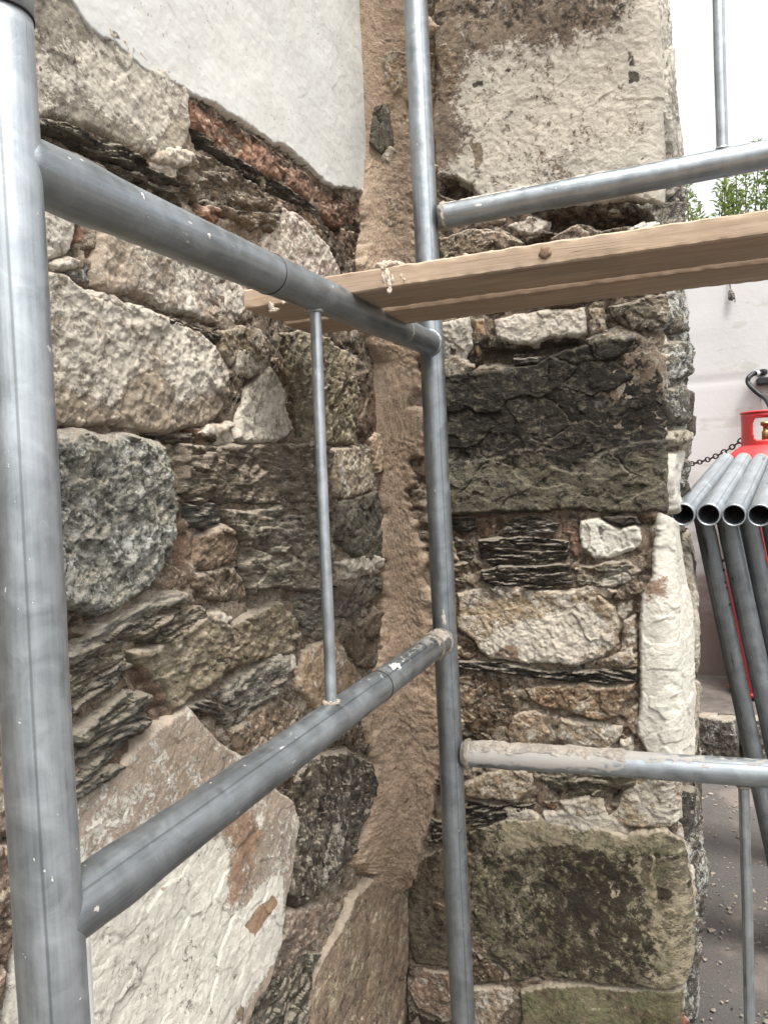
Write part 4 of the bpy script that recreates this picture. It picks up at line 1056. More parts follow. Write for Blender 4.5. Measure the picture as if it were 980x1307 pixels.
tube('strut', s2b - ZU * .018, s2b - ZU * .62, .0092, GALB, scaf, seg=32, wall=0, mort=lambda l, u, f: -.2 + .4 * sstep(.05, 0, l))
tube('rung', ua + ZU * .64 + Xd * .018, u1 + ZU * .64, TR, GAL, scaf, mort=None)
tube('rung', la - ZU * .40 * 0 - ZU * .52 + Xd * .0, l1_ - ZU * .52, TR, GAL, scaf, mort=None) if False else None
endx = u1[0]
tube('standard', np.array([u1[0] + .024, u1[1], GR]), np.array([u1[0] + .024, u1[1], 2.9]), TR, GAL, scaf)
# weld beads and painted joint rings
def ring(name, c, ax, R_, r_, mat, parent, seed=1, rough=.0, label=None, squash=1.0):
    ax = np.asarray(ax, float); ax = ax / np.linalg.norm(ax)
    ref = np.array([0, 0, 1.0]) if abs(ax[2]) < .9 else np.array([0, -1.0, 0])
    e1 = ref - ax * (ref @ ax); e1 /= np.linalg.norm(e1); e2 = np.cross(ax, e1)
    a = np.linspace(0, 2 * math.pi, 65)[:-1]; b = np.linspace(0, 2 * math.pi, 13)[:-1]
    A, B = np.meshgrid(a, b, indexing='ij')
    rv = r_ * (1 + rough * fbm(A * 3.0, B * .7, 3, seed))
    co = np.asarray(c)[None, None] + (R_ + rv * np.cos(B))[..., None] * (e1 * np.cos(A)[..., None] + e2 * np.sin(A)[..., None]) + ax * (rv * np.sin(B) * squash)[..., None]
    i, j = np.meshgrid(np.arange(64), np.arange(12), indexing='ij')
    q = np.stack([i * 12 + j, ((i + 1) % 64) * 12 + j, ((i + 1) % 64) * 12 + (j + 1) % 12, i * 12 + (j + 1) % 12], -1).reshape(-1, 4)
    P = np.stack([A.ravel() * R_ + seed, B.ravel() * r_ * 4, 0 * A.ravel()], -1)
    bb = np.ones((A.size, 4)); bb[:, :3] = lin((176, 166, 150), AL); mk = np.zeros((A.size, 4)); mk[:, 0] = .4; mk[:, 3] = 1
    o = mesh_np(name, co.reshape(-1, 3), q, mat, parent, dict(P=('FLOAT_VECTOR', P), mort=('FLOAT', 0 * A.ravel() - .2), seam=('FLOAT', 0 * A.ravel() + .05), base=('FLOAT_COLOR', bb), mask=('FLOAT_COLOR', mk)))
    if label: o['label'] = label
    return o
ring('weld_bead', cut(tp1, tp0, .026), tp1 - tp0, TR, .0035, GALD, scaf, 2, .5)
ring('weld_bead', cut(bp1, bp0, .026), bp1 - bp0, TR, .0040, MAT['splash'], scaf, 3, .7)
ring('weld_bead', cut(bp1, bp0, .085), bp1 - bp0, TR, .0030, MAT['splash'], scaf, 13, .9)
ring('weld_bead', cut(ua, u1, .027), u1 - ua, TR, .0045, MAT['splash'], scaf, 4, .7)
ring('weld_bead', cut(la, l1_, .027), l1_ - la, TR, .0050, MAT['splash'], scaf, 5, .7)
ring('weld_bead', sa - ZU * .024, ZU, .0085, .0026, GAL, scaf, 6, .4)
ring('weld_bead', sb + ZU * .024, ZU, .0090, .0034, MAT['splash'], scaf, 7, .6)
ring('weld_bead', s2a + ZU * .024, ZU, .0105, .0026, GAL, scaf, 8, .4)
ring('weld_bead', s2b - ZU * .026, ZU, .0105, .0024, MAT['splash'], scaf, 9, .4)
ring('joint_ring', njoin, dn_, TR + .0002, .0011, MBL, scaf, 10)
ring('joint_ring', line_at_px(tp0, tp1, 343), tp1 - tp0, TR + .0001, .0009, MBL, scaf, 11)
ring('joint_ring', line_at_px(tp0, tp1, 512), tp1 - tp0, TR + .0001, .0010, MAT['splash'], scaf, 12, label='pale ring near the far end of the upper rung')
ring('joint_ring', line_at_px(bp0, bp1, 483), bp1 - bp0, TR + .0001, .0010, MBL, scaf, 14)
# base plates
for q in (nbot, mbot):
    box('base_plate', q[0] - .07, q[0] + .07, q[1] - .07, q[1] + .07, GR + .006, GR + .014, GALD, scaf)

# ------------------------------------------------------------------ mortar dollops on tubes and planks
def blob(name, c, sx, sy, sz, parent, seed, label=None, flat=True, cols=(226, 214, 198)):
    n, m = 26, 40
    a = np.linspace(0.02, math.pi - .02, n); b = np.linspace(0, 2 * math.pi, m + 1)[:-1]
    A, B = np.meshgrid(a, b, indexing='ij')
    x, y, z = np.sin(A) * np.cos(B), np.sin(A) * np.sin(B), np.cos(A)
    k = 1 + .55 * fbm(x * 1.6 + seed, y * 1.6 + z * 1.3, 4, seed) + .25 * pn(x * 6 + z * 4, y * 6 + seed, seed)
    if flat: z = np.maximum(z, -.25)
    co = np.stack([x * sx * k, y * sy * k, z * sz * k], -1).reshape(-1, 3) + np.asarray(c)
    i, j = np.meshgrid(np.arange(n - 1), np.arange(m), indexing='ij'); j2 = (j + 1) % m
    q = np.stack([i * m + j, (i + 1) * m + j, (i + 1) * m + j2, i * m + j2], -1).reshape(-1, 4)
    b_ = np.ones((n * m, 4)); b_[:, :3] = lin(cols, AL); mk = np.zeros((n * m, 4)); mk[:, 0] = .3; mk[:, 3] = 1
    o = mesh_np(name, co, q, MAT['splash'], parent, dict(P=('FLOAT_VECTOR', co), base=('FLOAT_COLOR', b_), mask=('FLOAT_COLOR', mk)))
    if label: o['label'] = label
    return o

# ------------------------------------------------------------------ planks
def wood_mat():
    t = NT('sawn_pine')
    P = t.attr('P').outputs['Vector']
    g = t.noise(t.vmul(P, (.06, 1, 1)), 120, 7, .65, .6)
    g2 = t.noise(t.vmul(P, (.16, 1, 1)), 22, 4, .55, 1.2)
    bl = t.noise(t.vmul(P, (.5, 1, 1)), 9, 5, .6); sp = t.noise(P, 260, 3, .6)
    crk = t.noise(t.vmul(P, (.028, 1, 1)), 55, 3, .5, .4)
    c = t.mix(t.lr(g2, .3, .7, 0, 1), tuple(lin((208, 184, 160), AL)), tuple(lin((184, 160, 136), AL)))
    c = t.mix(t.lr(g, .35, .7, 0, .55), c, tuple(lin((134, 112, 92), AL)))
    c = t.mix(t.lr(bl, .42, .7, 0, .5), c, tuple(lin((146, 130, 114), AL)))
    ck = t.math('MULTIPLY', t.ss(t.math('ABSOLUTE', t.math('SUBTRACT', crk, .5)), .006, 0), t.ss(bl, .46, .55))
    c = t.mix(t.math('MULTIPLY', ck, .8), c, (.03, .02, .015))
    c = t.mix(t.math('MULTIPLY', t.ss(sp, .66, .74), .35), c, tuple(lin((214, 196, 172), AL)))
    t.l(c, t.b.inputs['Base Color']); t.b.inputs['Roughness'].default_value = .82; t.b.inputs['Specular IOR Level'].default_value = .2
    b = t.bump(g, .5, .0012); b = t.bump(ck, -.8, .002, b); b = t.bump(sp, .3, .0005, b)
    t.l(b, t.b.inputs['Normal'])
    return t.m
WOOD = wood_mat()
def plank(y0, y1, x0, x1, z0, z1, label, seed):
    root = thing('scaffold_plank', label, 'plank', ((x0 + x1) / 2, (y0 + y1) / 2, z0), 'timber planks laid across the scaffold rungs')
    n = int((x1 - x0) / .005); x = np.linspace(x0, x1, n)
    prof = []
    W, Hh = y1 - y0, z1 - z0; rb = .0022
    def edge(a, b, k):
        return [tuple(np.array(a) + (np.array(b) - np.array(a)) * i / k) for i in range(k)]
    prof += edge((rb, 0), (W - rb, 0), 16) + edge((W - rb, 0), (W, rb), 2) + edge((W, rb), (W, Hh - rb), 6) + edge((W, Hh - rb), (W - rb, Hh), 2)
    prof += edge((W - rb, Hh), (rb, Hh), 16) + edge((rb, Hh), (0, Hh - rb), 2) + edge((0, Hh - rb), (0, rb), 8) + edge((0, rb), (rb, 0), 2)
    pr_ = np.array(prof); m = len(pr_)
    X = np.repeat(x[:, None], m, 1); Yp = np.repeat(pr_[None, :, 0], n, 0); Zp = np.repeat(pr_[None, :, 1], n, 0)
    nz = fbm(X * 30, Yp * 8 + Zp * 8 + seed, 3, seed)
    cen = np.array([W / 2, Hh / 2])
    # ragged arrises
    ed = np.exp(-np.minimum(abs(Yp), abs(Yp - W)) / .003) * np.exp(-np.minimum(abs(Zp), abs(Zp - Hh)) / .003)
    k = ed * (pn(X * 60, Yp * 40 + Zp * 50 + seed, seed + 2) * .0018 - .0006) + nz * .0003
    Yq = Yp + np.sign(cen[0] - Yp) * -k; Zq = Zp + np.sign(cen[1] - Zp) * -k + pn(X * 2.5, 0 * X + seed, 3) * .0022
    co = np.stack([X, y0 + Yq, z0 + Zq], -1).reshape(-1, 3)
    i, j = np.meshgrid(np.arange(n - 1), np.arange(m), indexing='ij'); j2 = (j + 1) % m
    q = np.stack([i * m + j, i * m + j2, (i + 1) * m + j2, (i + 1) * m + j], -1).reshape(-1, 4)
    # end caps
    cv = np.array([[x0, y0 + W / 2, z0 + Hh / 2], [x1, y0 + W / 2, z0 + Hh / 2]])
    jj = np.arange(m); o0 = n * m
    t0 = np.stack([np.full(m, o0), (jj + 1) % m, jj], -1); t1 = np.stack([np.full(m, o0 + 1), jj + (n - 1) * m, (jj + 1) % m + (n - 1) * m], -1)
    co = np.concatenate([co, cv])
    P = np.concatenate([np.stack([X + seed * 2.1, Yp + Zp * .0 + seed, Zp + seed], -1).reshape(-1, 3), cv])
    o = mesh_np('timber', co, [q, t0, t1], WOOD, root, dict(P=('FLOAT_VECTOR', P)), smooth=False)
    return root
H0 = CAMH + .264
pk1 = plank(1.053, 1.175, -.628, 1.25, H0, H0 + .0305, 'front timber plank with a knot in its edge and mortar dropped on top', 3)
pk2 = plank(1.187, 1.296, -.630, 1.25, H0 - .005, H0 + .0285, 'rear timber plank behind the knotty one, in its shade', 8)
knot_m = simple_mat('knot', (112, 88, 68), .8, sc=300, var=.4)
kc = on_plane(695, 322, 1, 1.052)
def disc(name, c, nrm, R_, th, mat, parent, seed=0, seg=28, lump=.12, bend=None):
    nrm = np.asarray(nrm, float); nrm = nrm / np.linalg.norm(nrm)
    ref = np.array([0, 0, 1.0]) if abs(nrm[2]) < .9 else np.array([1.0, 0, 0])
    e1 = ref - nrm * (ref @ nrm); e1 /= np.linalg.norm(e1); e2 = np.cross(nrm, e1)
    a = np.linspace(0, 2 * math.pi, seg + 1)[:-1]
    k = 1 + lump * pn(np.cos(a) * 1.3 + seed, np.sin(a) * 1.3, 4) * 2
    co = [np.asarray(c) + nrm * th]
    for (rr, hh) in ((.45, .9), (.85, .55), (1.0, -1.0)):
        co += list(np.asarray(c) + nrm * th * hh + R_ * rr * (e1 * np.cos(a)[:, None] + e2 * np.sin(a)[:, None]) * k[:, None])
    co = np.array(co)
    if bend is not None:          # stretch along the tube and wrap onto its round surface
        a_, R0, el_ = bend; a_ = a_ / np.linalg.norm(a_); c_ = np.asarray(c)
        v = co - c_; la_ = v @ a_; hn = v @ nrm; tv = v - np.outer(la_, a_) - np.outer(hn, nrm)
        td = np.cross(a_, nrm); s_ = tv @ td; an = s_ / R0
        co = c_ + np.outer(la_ * el_, a_) + np.outer(np.sin(an) * (R0 + hn), td) + np.outer(np.cos(an) * (R0 + hn) - R0, nrm)
    f3 = [(0, 1 + i, 1 + (i + 1) % seg) for i in range(seg)]; f4 = []
    for r_ in range(2):
        for i in range(seg):
            f4.append((1 + r_ * seg + i, 1 + (r_ + 1) * seg + i, 1 + (r_ + 1) * seg + (i + 1) % seg, 1 + r_ * seg + (i + 1) % seg))
    return mesh_np(name, co, [np.array(f3), np.array(f4)], mat, parent)
disc('knot', kc, (0, -1, 0), .0085, .0016, knot_m, pk1, 2)
# mortar droppings: each heap lies on the front plank
def on_top(px, py):
    return on_plane(px, py, 2, H0 + .0300)
sp1 = on_plane(496, 346, 1, 1.066); sp1[2] = H0 + .030
o = blob('mortar_dollop', sp1, .021, .013, .010, None, 3, cols=(214, 202, 184)); tag(o, 'pale mortar dollop on the plank just left of the upright tube', 'mortar dollop')
sp2 = on_plane(822, 292, 1, 1.075); sp2[2] = H0 + .030
o = blob('mortar_dollop', sp2, .020, .014, .010, None, 6, cols=(240, 236, 226)); tag(o, 'white mortar dollop on the plank by the edge of the wall end', 'mortar dollop')
drip = []
for (px, py, a, b) in ((497, 363, .003, .009), (494, 351, .0035, .009), (489, 354, .0024, .007), (501, 356, .0022, .006), (497, 371, .0035, .004), (512, 352, .0018, .003), (516, 357, .0015, .002), (346, 391, .004, .006), (349, 396, .008, .003), (362, 386, .003, .003)):
    c = on_plane(px, py, 1, 1.0535)
    blob('mortar_splash', c, a, .0016, b, pk1, 20 + px % 9, flat=False)
def on_tube(p0, p1, r, px, py):
    a = (p1 - p0) / np.linalg.norm(p1 - p0); d = ray(px, py); d = d / np.linalg.norm(d); w = CAM - p0
    dd = d - a * (d @ a); ww = w - a * (w @ a)
    A_, B_, C_ = dd @ dd, 2 * dd @ ww, ww @ ww - r * r
    disc_ = B_ * B_ - 4 * A_ * C_
    t = (-B_ - math.sqrt(max(disc_, 0))) / (2 * A_)
    q = CAM + d * t; n_ = (q - p0) - a * ((q - p0) @ a)
    return q, n_ / np.linalg.norm(n_)
def splash(p0, p1, px, py, size, seed, el=1.0, n=1):
    q, nn = on_tube(p0, p1, TR, px, py)
    o = disc('mortar_splash', q - nn * .0006, nn, size * .8, .0005, MAT['spot'], scaf, seed, lump=.6, bend=(p1 - p0, TR, el))
MAT['spot'] = simple_mat('dried_cement_spots', (214, 208, 198), .9, sc=200, var=.12)
for (a_, b_, px, py, sz_, el) in ((mbot, mtop, 540, 138, .0035, 1), (mbot, mtop, 542, 168, .002, 1), (mbot, mtop, 537, 208, .003, .6), (mbot, mtop, 549, 260, .0022, 1.6), (mbot, mtop, 552, 905, .003, 2.5), (mbot, mtop, 578, 1085, .006, 1.6), (mbot, mtop, 585, 1180, .003, 4), (mbot, mtop, 574, 1060, .004, 1),
                                  (mbot, mtop, 566, 790, .006, 3.0), (tp0, tp1, 368, 352, .010, 1.6), (tp0, tp1, 425, 372, .004, 1.5), (tp0, tp1, 345, 366, .006, 2.2), (tp0, tp1, 330, 362, .003, 3), (tp0, tp1, 184, 250, .004, .6), (tp0, tp1, 392, 398, .003, 3), (tp0, tp1, 268, 300, .003, 1), (tp0, tp1, 470, 408, .002, 2),
                                  (bp0, bp1, 505, 848, .012, 2.0), (bp0, bp1, 448, 884, .007, 1.4), (bp0, bp1, 432, 905, .009, 1.3), (bp0, bp1, 382, 948, .004, 2), (bp0, bp1, 300, 985, .004, 2), (bp0, bp1, 262, 1020, .003, 1), (bp0, bp1, 178, 1098, .0015, 2), (bp0, bp1, 210, 1052, .003, 3),
                                  (ua, u1, 610, 262, .004, 2), (ua, u1, 700, 240, .003, 3), (la, l1_, 700, 985, .008, 2.4), (la, l1_, 760, 975, .006, 3), (la, l1_, 830, 975, .004, 3), (la, l1_, 900, 978, .003, 3)):
    splash(a_, b_, px, py, sz_, px % 13 + 1, el)
crn = []
rs_ = np.random.RandomState(9)
for i in range(46):
    px = rs_.choice([rs_.uniform(430, 530), rs_.uniform(620, 860), rs_.uniform(560, 640)]); c = on_plane(px, 354 - (px - 440) * .157, 1, 1.058 + rs_.uniform(0, .06)); c[2] = H0 + .031
    crn.append(c)
def pebbles(name, pts, sizes, mat, parent, label=None, cat=None, base=(150, 140, 130), bvar=.3):
    ico = np.array([(0, 0, 1), (.89, 0, .45), (.28, .85, .45), (-.72, .53, .45), (-.72, -.53, .45), (.28, -.85, .45), (.72, .53, -.45), (-.28, .85, -.45), (-.89, 0, -.45), (-.28, -.85, -.45), (.72, -.53, -.45), (0, 0, -1)])
    fi = np.array([(0, 1, 2), (0, 2, 3), (0, 3, 4), (0, 4, 5), (0, 5, 1), (1, 6, 2), (2, 7, 3), (3, 8, 4), (4, 9, 5), (5, 10, 1), (2, 6, 7), (3, 7, 8), (4, 8, 9), (5, 9, 10), (1, 10, 6), (6, 11, 7), (7, 11, 8), (8, 11, 9), (9, 11, 10), (10, 11, 6)])
    rs = np.random.RandomState(4); n = len(pts)
    V = ico[None] * np.asarray(sizes)[:, None, None] * rs.uniform(.6, 1.4, (n, 12, 1)) * rs.uniform(.6, 1.3, (n, 1, 3)) * np.array([1, 1, .65])
    a = rs.uniform(0, 6.28, n); ca, sa_ = np.cos(a)[:, None], np.sin(a)[:, None]
    x = V[..., 0] * ca - V[..., 1] * sa_; y = V[..., 0] * sa_ + V[..., 1] * ca
    V = np.stack([x, y, V[..., 2]], -1) + np.asarray(pts)[:, None]
    fc = (fi[None] + np.arange(n)[:, None, None] * 12).reshape(-1, 3)
    b = np.ones((n, 12, 4)); b[..., :3] = (np.array(lin(base, AL))[None] * rs.uniform(1 - bvar, 1 + bvar * 1.6, (n, 1)))[:, None]
    mk = np.zeros((n * 12, 4)); mk[:, 0] = .15; mk[:, 1] = .2; mk[:, 3] = 1
    o = mesh_np(name, V.reshape(-1, 3), fc, mat, parent, dict(P=('FLOAT_VECTOR', V.reshape(-1, 3)), base=('FLOAT_COLOR', b.reshape(-1, 4)), mask=('FLOAT_COLOR', mk)), smooth=False)
    o['kind'] = 'stuff'
    if label: o['label'] = label
    if cat: o['category'] = cat
    return o
pebbles('mortar_crumbs', crn, rs_.uniform(.0012, .004, len(crn)), MAT['splash'], None, 'pale mortar crumbs scattered along the front plank', 'crumbs', (220, 205, 185))

# ------------------------------------------------------------------ ground
def ground_mat():
    t = NT('worn_tarmac')
    tc = t.n('ShaderNodeTexCoord').outputs['Object']
    n1 = t.noise(tc, 3, 5, .6); n2 = t.noise(tc, 60, 6, .7); n3 = t.noise(tc, 320, 3, .7)
    c = t.mix(t.lr(n1, .35, .65, 0, 1), (.065, .060, .056), (.10, .087, .077))
    c = t.mix(t.lr(n2, .3, .7, 0, .5), c, (.07, .067, .064))
    c = t.mix(t.math('MULTIPLY', t.ss(n3, .60, .70), .6), c, (.34, .31, .29))
    c = t.mix(t.ss(n1, .56, .66), c, (.15, .125, .108))
    t.l(c, t.b.inputs['Base Color']); t.b.inputs['Roughness'].default_value = .93
    b = t.bump(n2, .5, .008); b = t.bump(n3, .6, .002, b); t.l(b, t.b.inputs['Normal'])
    return t.m
gx = seq([(-60, -1, 4), (-1, 4, .06), (4, 60, 4)]); gy = seq([(-60, -1, 4), (-1, 4.6, .06), (4.6, 60, 4)])
GX, GY = np.meshgrid(gx, gy, indexing='ij')
GZ = GR + fbm(GX * 1.2, GY * 1.2, 3, 90) * .012 * ((abs(GX) < 5) & (abs(GY) < 6))
o = mesh_np('ground', np.stack([GX, GY, GZ], -1).reshape(-1, 3), grid_faces(np.ones(GX.shape, bool), np.arange(GX.size).reshape(GX.shape)), ground_mat()); o['kind'] = 'structure'
rs_ = np.random.RandomState(21)
n = 3400
gxp = rs_.uniform(-.04, 1.7, n); gyp = rs_.uniform(1.2, 3.7, n)
sz = np.exp(rs_.normal(math.log(.0034), .5, n)); sz = np.clip(sz, .002, .02)
pebbles('gravel', np.stack([gxp, gyp, GR + .004 + 0 * gxp], -1), sz, MAT['brown'], None, 'loose grit and stone chips on the dark ground', 'gravel', (128, 120, 114), .35)

# ------------------------------------------------------------------ far white wall
def wwall_mat():
    t = NT('white_render')
    tc = t.n('ShaderNodeTexCoord').outputs['Object']
    n1 = t.noise(tc, 1.6, 5, .6); n2 = t.noise(tc, 40, 6, .65); n3 = t.noise(t.vmul(tc, (1, 1, 2.2)), 3, 5, .6)
    sx = t.n('ShaderNodeSeparateXYZ'); t.l(tc, sx.inputs[0])
    c = t.mix(t.lr(n1, .3, .7, 0, 1), tuple(lin((212, 210, 208), AL)), tuple(lin((200, 198, 197), AL)))
    c = t.mix(t.math('MULTIPLY', t.ss(n3, .56, .62), .5), c, tuple(lin((176, 173, 162), AL)))
    dirt = t.ss(t.math('ADD', sx.outputs[2], t.lr(n3, .3, .7, -.22, .22)), .62, .22)
    c = t.mix(t.math('MULTIPLY', dirt, .85), c, tuple(lin((128, 108, 96), AL)))
    t.l(c, t.b.inputs['Base Color']); t.b.inputs['Roughness'].default_value = .8
    t.l(t.bump(n2, .3, .004), t.b.inputs['Normal'])
    return t.m
WY = 4.30
ww = thing('white_wall', 'low white rendered wall behind the red gas bottle', 'wall', (1.5, WY, 0))
xs = seq([(-3, .8, .2), (.8, 3.2, .02), (3.2, 7, .2)]); zs = seq([(GR, 2.2, .02)])
XX, ZZ = np.meshgrid(xs, zs, indexing='ij')
YY = WY + fbm(XX * 1.5, ZZ * 1.5, 3, 95) * .008 + pn(XX * 14, ZZ * 14, 96) * .0012
zc = 1.1 + .39 + .006 * np.sin(XX * 9)
YY = YY + .006 * np.exp(-((ZZ - zc) / .012) ** 2)
mesh_np('render', np.stack([XX, YY, ZZ], -1).reshape(-1, 3), grid_faces(np.ones(XX.shape, bool), np.arange(XX.size).reshape(XX.shape)), wwall_mat(), ww)
box('wall_core', -3, 7, WY + .012, WY + .28, GR, 2.19, MAT_W if 'MAT_W' in globals() else core, ww)
box('coping', -3, 7, WY - .03, WY + .31, 2.2, 2.26, simple_mat('coping_stone', (196, 194, 188), .85), ww, bev=.01)

# ------------------------------------------------------------------ scaffold frames stacked on edge beside the wall end
blackm = simple_mat('black_rubber', (26, 26, 28), .55, var=.2)
stack = 'scaffold frames stacked on edge against the wall end'
labs = ['leaning scaffold frame nearest the wall end, its open tube end leftmost', 'leaning scaffold frame second from the wall end, with a white smear on its tube',
        'leaning scaffold frame third from the wall end, between two others', 'leaning scaffold frame fourth from the wall end, in front of the red bottle',
        'leaning scaffold frame fifth from the wall end, mostly past the picture edge']
n0 = unproj(871, 657, 1.665); n1 = unproj(926, 588, 2.44)
ax = (n1 - n0)
side = unproj(902.8, 657.4, 1.665) - n0
def lean_frame(k, off):
    a = n0 + off; b = a + ax
    root = thing('stacked_scaffold', labs[k], 'scaffold frame', (a[0] + .15, a[1] + .4, 0), stack)
    tube('standard', a, b, TR, GALB, root, wall=.0032, seg=64, dl=.01, mort=lambda l, u, f: -.32 + .25 * (k == 1) * sstep(.3, .9, u) * sstep(.45, .8, l))
    ring('tube_rim', a + ax * .002, ax, TR - .0016, .0018, GALB, root, 40 + k)
    # legs lean to the right towards the ground
    for t in (.30, .86):
        c = a + ax * t
        tgt = unproj(955, 968, 1.95); leg0 = unproj(891, 673, 1.86)
        d = (tgt - leg0) / (leg0[2] - tgt[2])
        jig = np.array([.004 * ((k * 7) % 3 - 1), 0, 0])
        top = c - ZU * .018
        if t == .30:
            st_ = np.array([leg0[0] + off[0], c[1], c[2] - .018]); top = st_ * .0 + c - ZU * .018
        bot = top + (d + jig) * (top[2] - GR - .035)
        tube('rung', top, bot, TR * .93, GALD, root, wall=0, seg=40, mort=lambda l, u, f: -.25 + 0 * l)
        if t == .30 and k == 1:
            for (px, py, rr) in ((922, 703, .0035), (923, 715, .0035), (934, 726, .0028), (927, 737, .003), (931, 757, .003), (940, 757, .003), (925, 730, .0028)):
                u_ = (z_at(bot[0], bot[1], py) - top[2]) / (bot[2] - top[2])
                q = top + (bot - top) * np.clip(u_, 0, 1); q = q + (CAM - q) / np.linalg.norm(CAM - q) * (TR * .93 - .0004)
                q = q + r0 * ((px - proj(q)[0]) / F * 1.85)
                disc('pin_hole_shade', q, CAM - q, rr, .0012, blackm, root, 3, lump=.2)  # dark disc painted in for the shade inside a hole
    lb = a + ax * 0.0
    tb = []
    for t in (0.0, 1.0):
        c = a + ax * t; tb.append(c + d * (c[2] - GR - .032))
    tube('standard', tb[0], tb[1], TR, GALD, root, seg=32, dl=.05)
    return root
for k in range(5):
    lean_frame(k, side * k * 1.02 + np.array([0, .0, 0]) + (np.array([0, -.01, .001]) * (k % 2)))

# ------------------------------------------------------------------ gas bottle
def red_mat():
    t = NT('red_paint')
    tc = t.n('ShaderNodeTexCoord').outputs['Object']
    n1 = t.noise(tc, 7, 5, .6); n2 = t.noise(tc, 120, 4, .6)
    c = t.mix(t.lr(n1, .3, .7, 0, 1), (.55, .032, .035), (.44, .035, .035))
    c = t.mix(t.math('MULTIPLY', t.ss(n2, .66, .72), .5), c, (.30, .12, .10))
    t.l(c, t.b.inputs['Base Color']); t.l(t.lr(n1, .3, .7, .38, .55), t.b.inputs['Roughness'])
    t.l(t.bump(n2, .15, .001), t.b.inputs['Normal'])
    return t.m
RED = red_mat()
gb = unproj(978, 600, 3.62); gb[2] = 0
bottle = thing('gas_bottle', 'tall red gas bottle with a pierced collar standing by the white wall', 'gas bottle', tuple(gb))
def lathe(name, prof, c, mat, parent, seg=72):
    prof = np.array(prof); n = len(prof); a = np.linspace(0, 2 * math.pi, seg + 1)[:-1]
    R_ = prof[:, 0][:, None]; co = np.stack([R_ * np.cos(a), R_ * np.sin(a), np.repeat(prof[:, 1][:, None], seg, 1)], -1).reshape(-1, 3) + np.asarray(c)
    i, j = np.meshgrid(np.arange(n - 1), np.arange(seg), indexing='ij'); j2 = (j + 1) % seg
    q = np.stack([i * seg + j, i * seg + j2, (i + 1) * seg + j2, (i + 1) * seg + j], -1).reshape(-1, 4)
    return mesh_np(name, co, q, mat, parent)
zs0 = z_at(gb[0], gb[1], 566); zt0 = z_at(gb[0], gb[1], 526)
RB = .185
prof = [(.17, 0), (RB - .01, .015), (RB, .05), (RB, .5), (RB, zs0 - .13)]
for i in range(1, 13):
    th = i / 12 * math.pi / 2; prof.append((RB * math.cos(th) * .999 + .001, zs0 - .13 + .145 * math.sin(th)))
lathe('body', prof, (gb[0], gb[1], .004), RED, bottle)
ring('foot_ring', (gb[0], gb[1], .02), ZU, RB - .004, .010, RED, bottle, 50)
# collar with oval openings
ncol, nrow = 120, 24
aa = np.linspace(0, 2 * math.pi, ncol + 1)[:-1]; hh = np.linspace(0, 1, nrow)
hc = zt0 - zs0 + .012
cv = []; 
keep = np.ones((nrow, ncol), bool)
camang = math.atan2(CAM[1] - gb[1], CAM[0] - gb[0])
RC = .105
Hh, Aa = np.meshgrid(hh, aa, indexing='ij')
rel = lambda c0: ((Aa - c0 + math.pi) % (2 * math.pi) - math.pi)
hole = np.zeros_like(Aa)
for c0 in (camang + .05, camang + .05 + math.pi / 2 * 1.25, camang + math.pi, camang - math.pi / 2 * 1.25):
    e = (rel(c0) / .55) ** 4 + ((Hh - .52) / .34) ** 4
    keep &= e > 1
co = []; th_ = .004
for rr in (RC, RC - th_):
    rj = rr * (1 - .03 * (Hh > .93))
    co.append(np.stack([gb[0] + rj * np.cos(Aa), gb[1] + rj * np.sin(Aa), zs0 - .012 + Hh * hc], -1).reshape(-1, 3))
nv = nrow * ncol; fcs = []
idx = np.arange(nv).reshape(nrow, ncol); kk = np.concatenate([keep, keep[:, :1]], 1); ii = np.concatenate([idx, idx[:, :1]], 1)
q = grid_faces(kk, ii)
fcs = np.concatenate([q, q[:, ::-1] + nv])
# close the rims: edges used once
from collections import Counter
ec = Counter()
for f in q:
    for a_, b_ in zip(f, np.roll(f, -1)): ec[(int(a_), int(b_))] += 1
rim = [(b_, a_, a_ + nv, b_ + nv) for (a_, b_) in ec if (b_, a_) not in ec]
fcs = np.concatenate([fcs, np.array(rim)])
mesh_np('collar', np.concatenate(co), fcs, RED, bottle)
ring('collar_rim', (gb[0], gb[1], zt0), ZU, RC - .003, .006, RED, bottle, 51)
brass = simple_mat('valve_brass', (150, 130, 90), .45, .8, sc=60)
lathe('valve', [(.0, 0), (.018, 0), (.018, .05), (.012, .055), (.012, .075), (.022, .078), (.022, .095), (.0, .098)], (gb[0], gb[1], zs0 + .005), brass, bottle, 24)

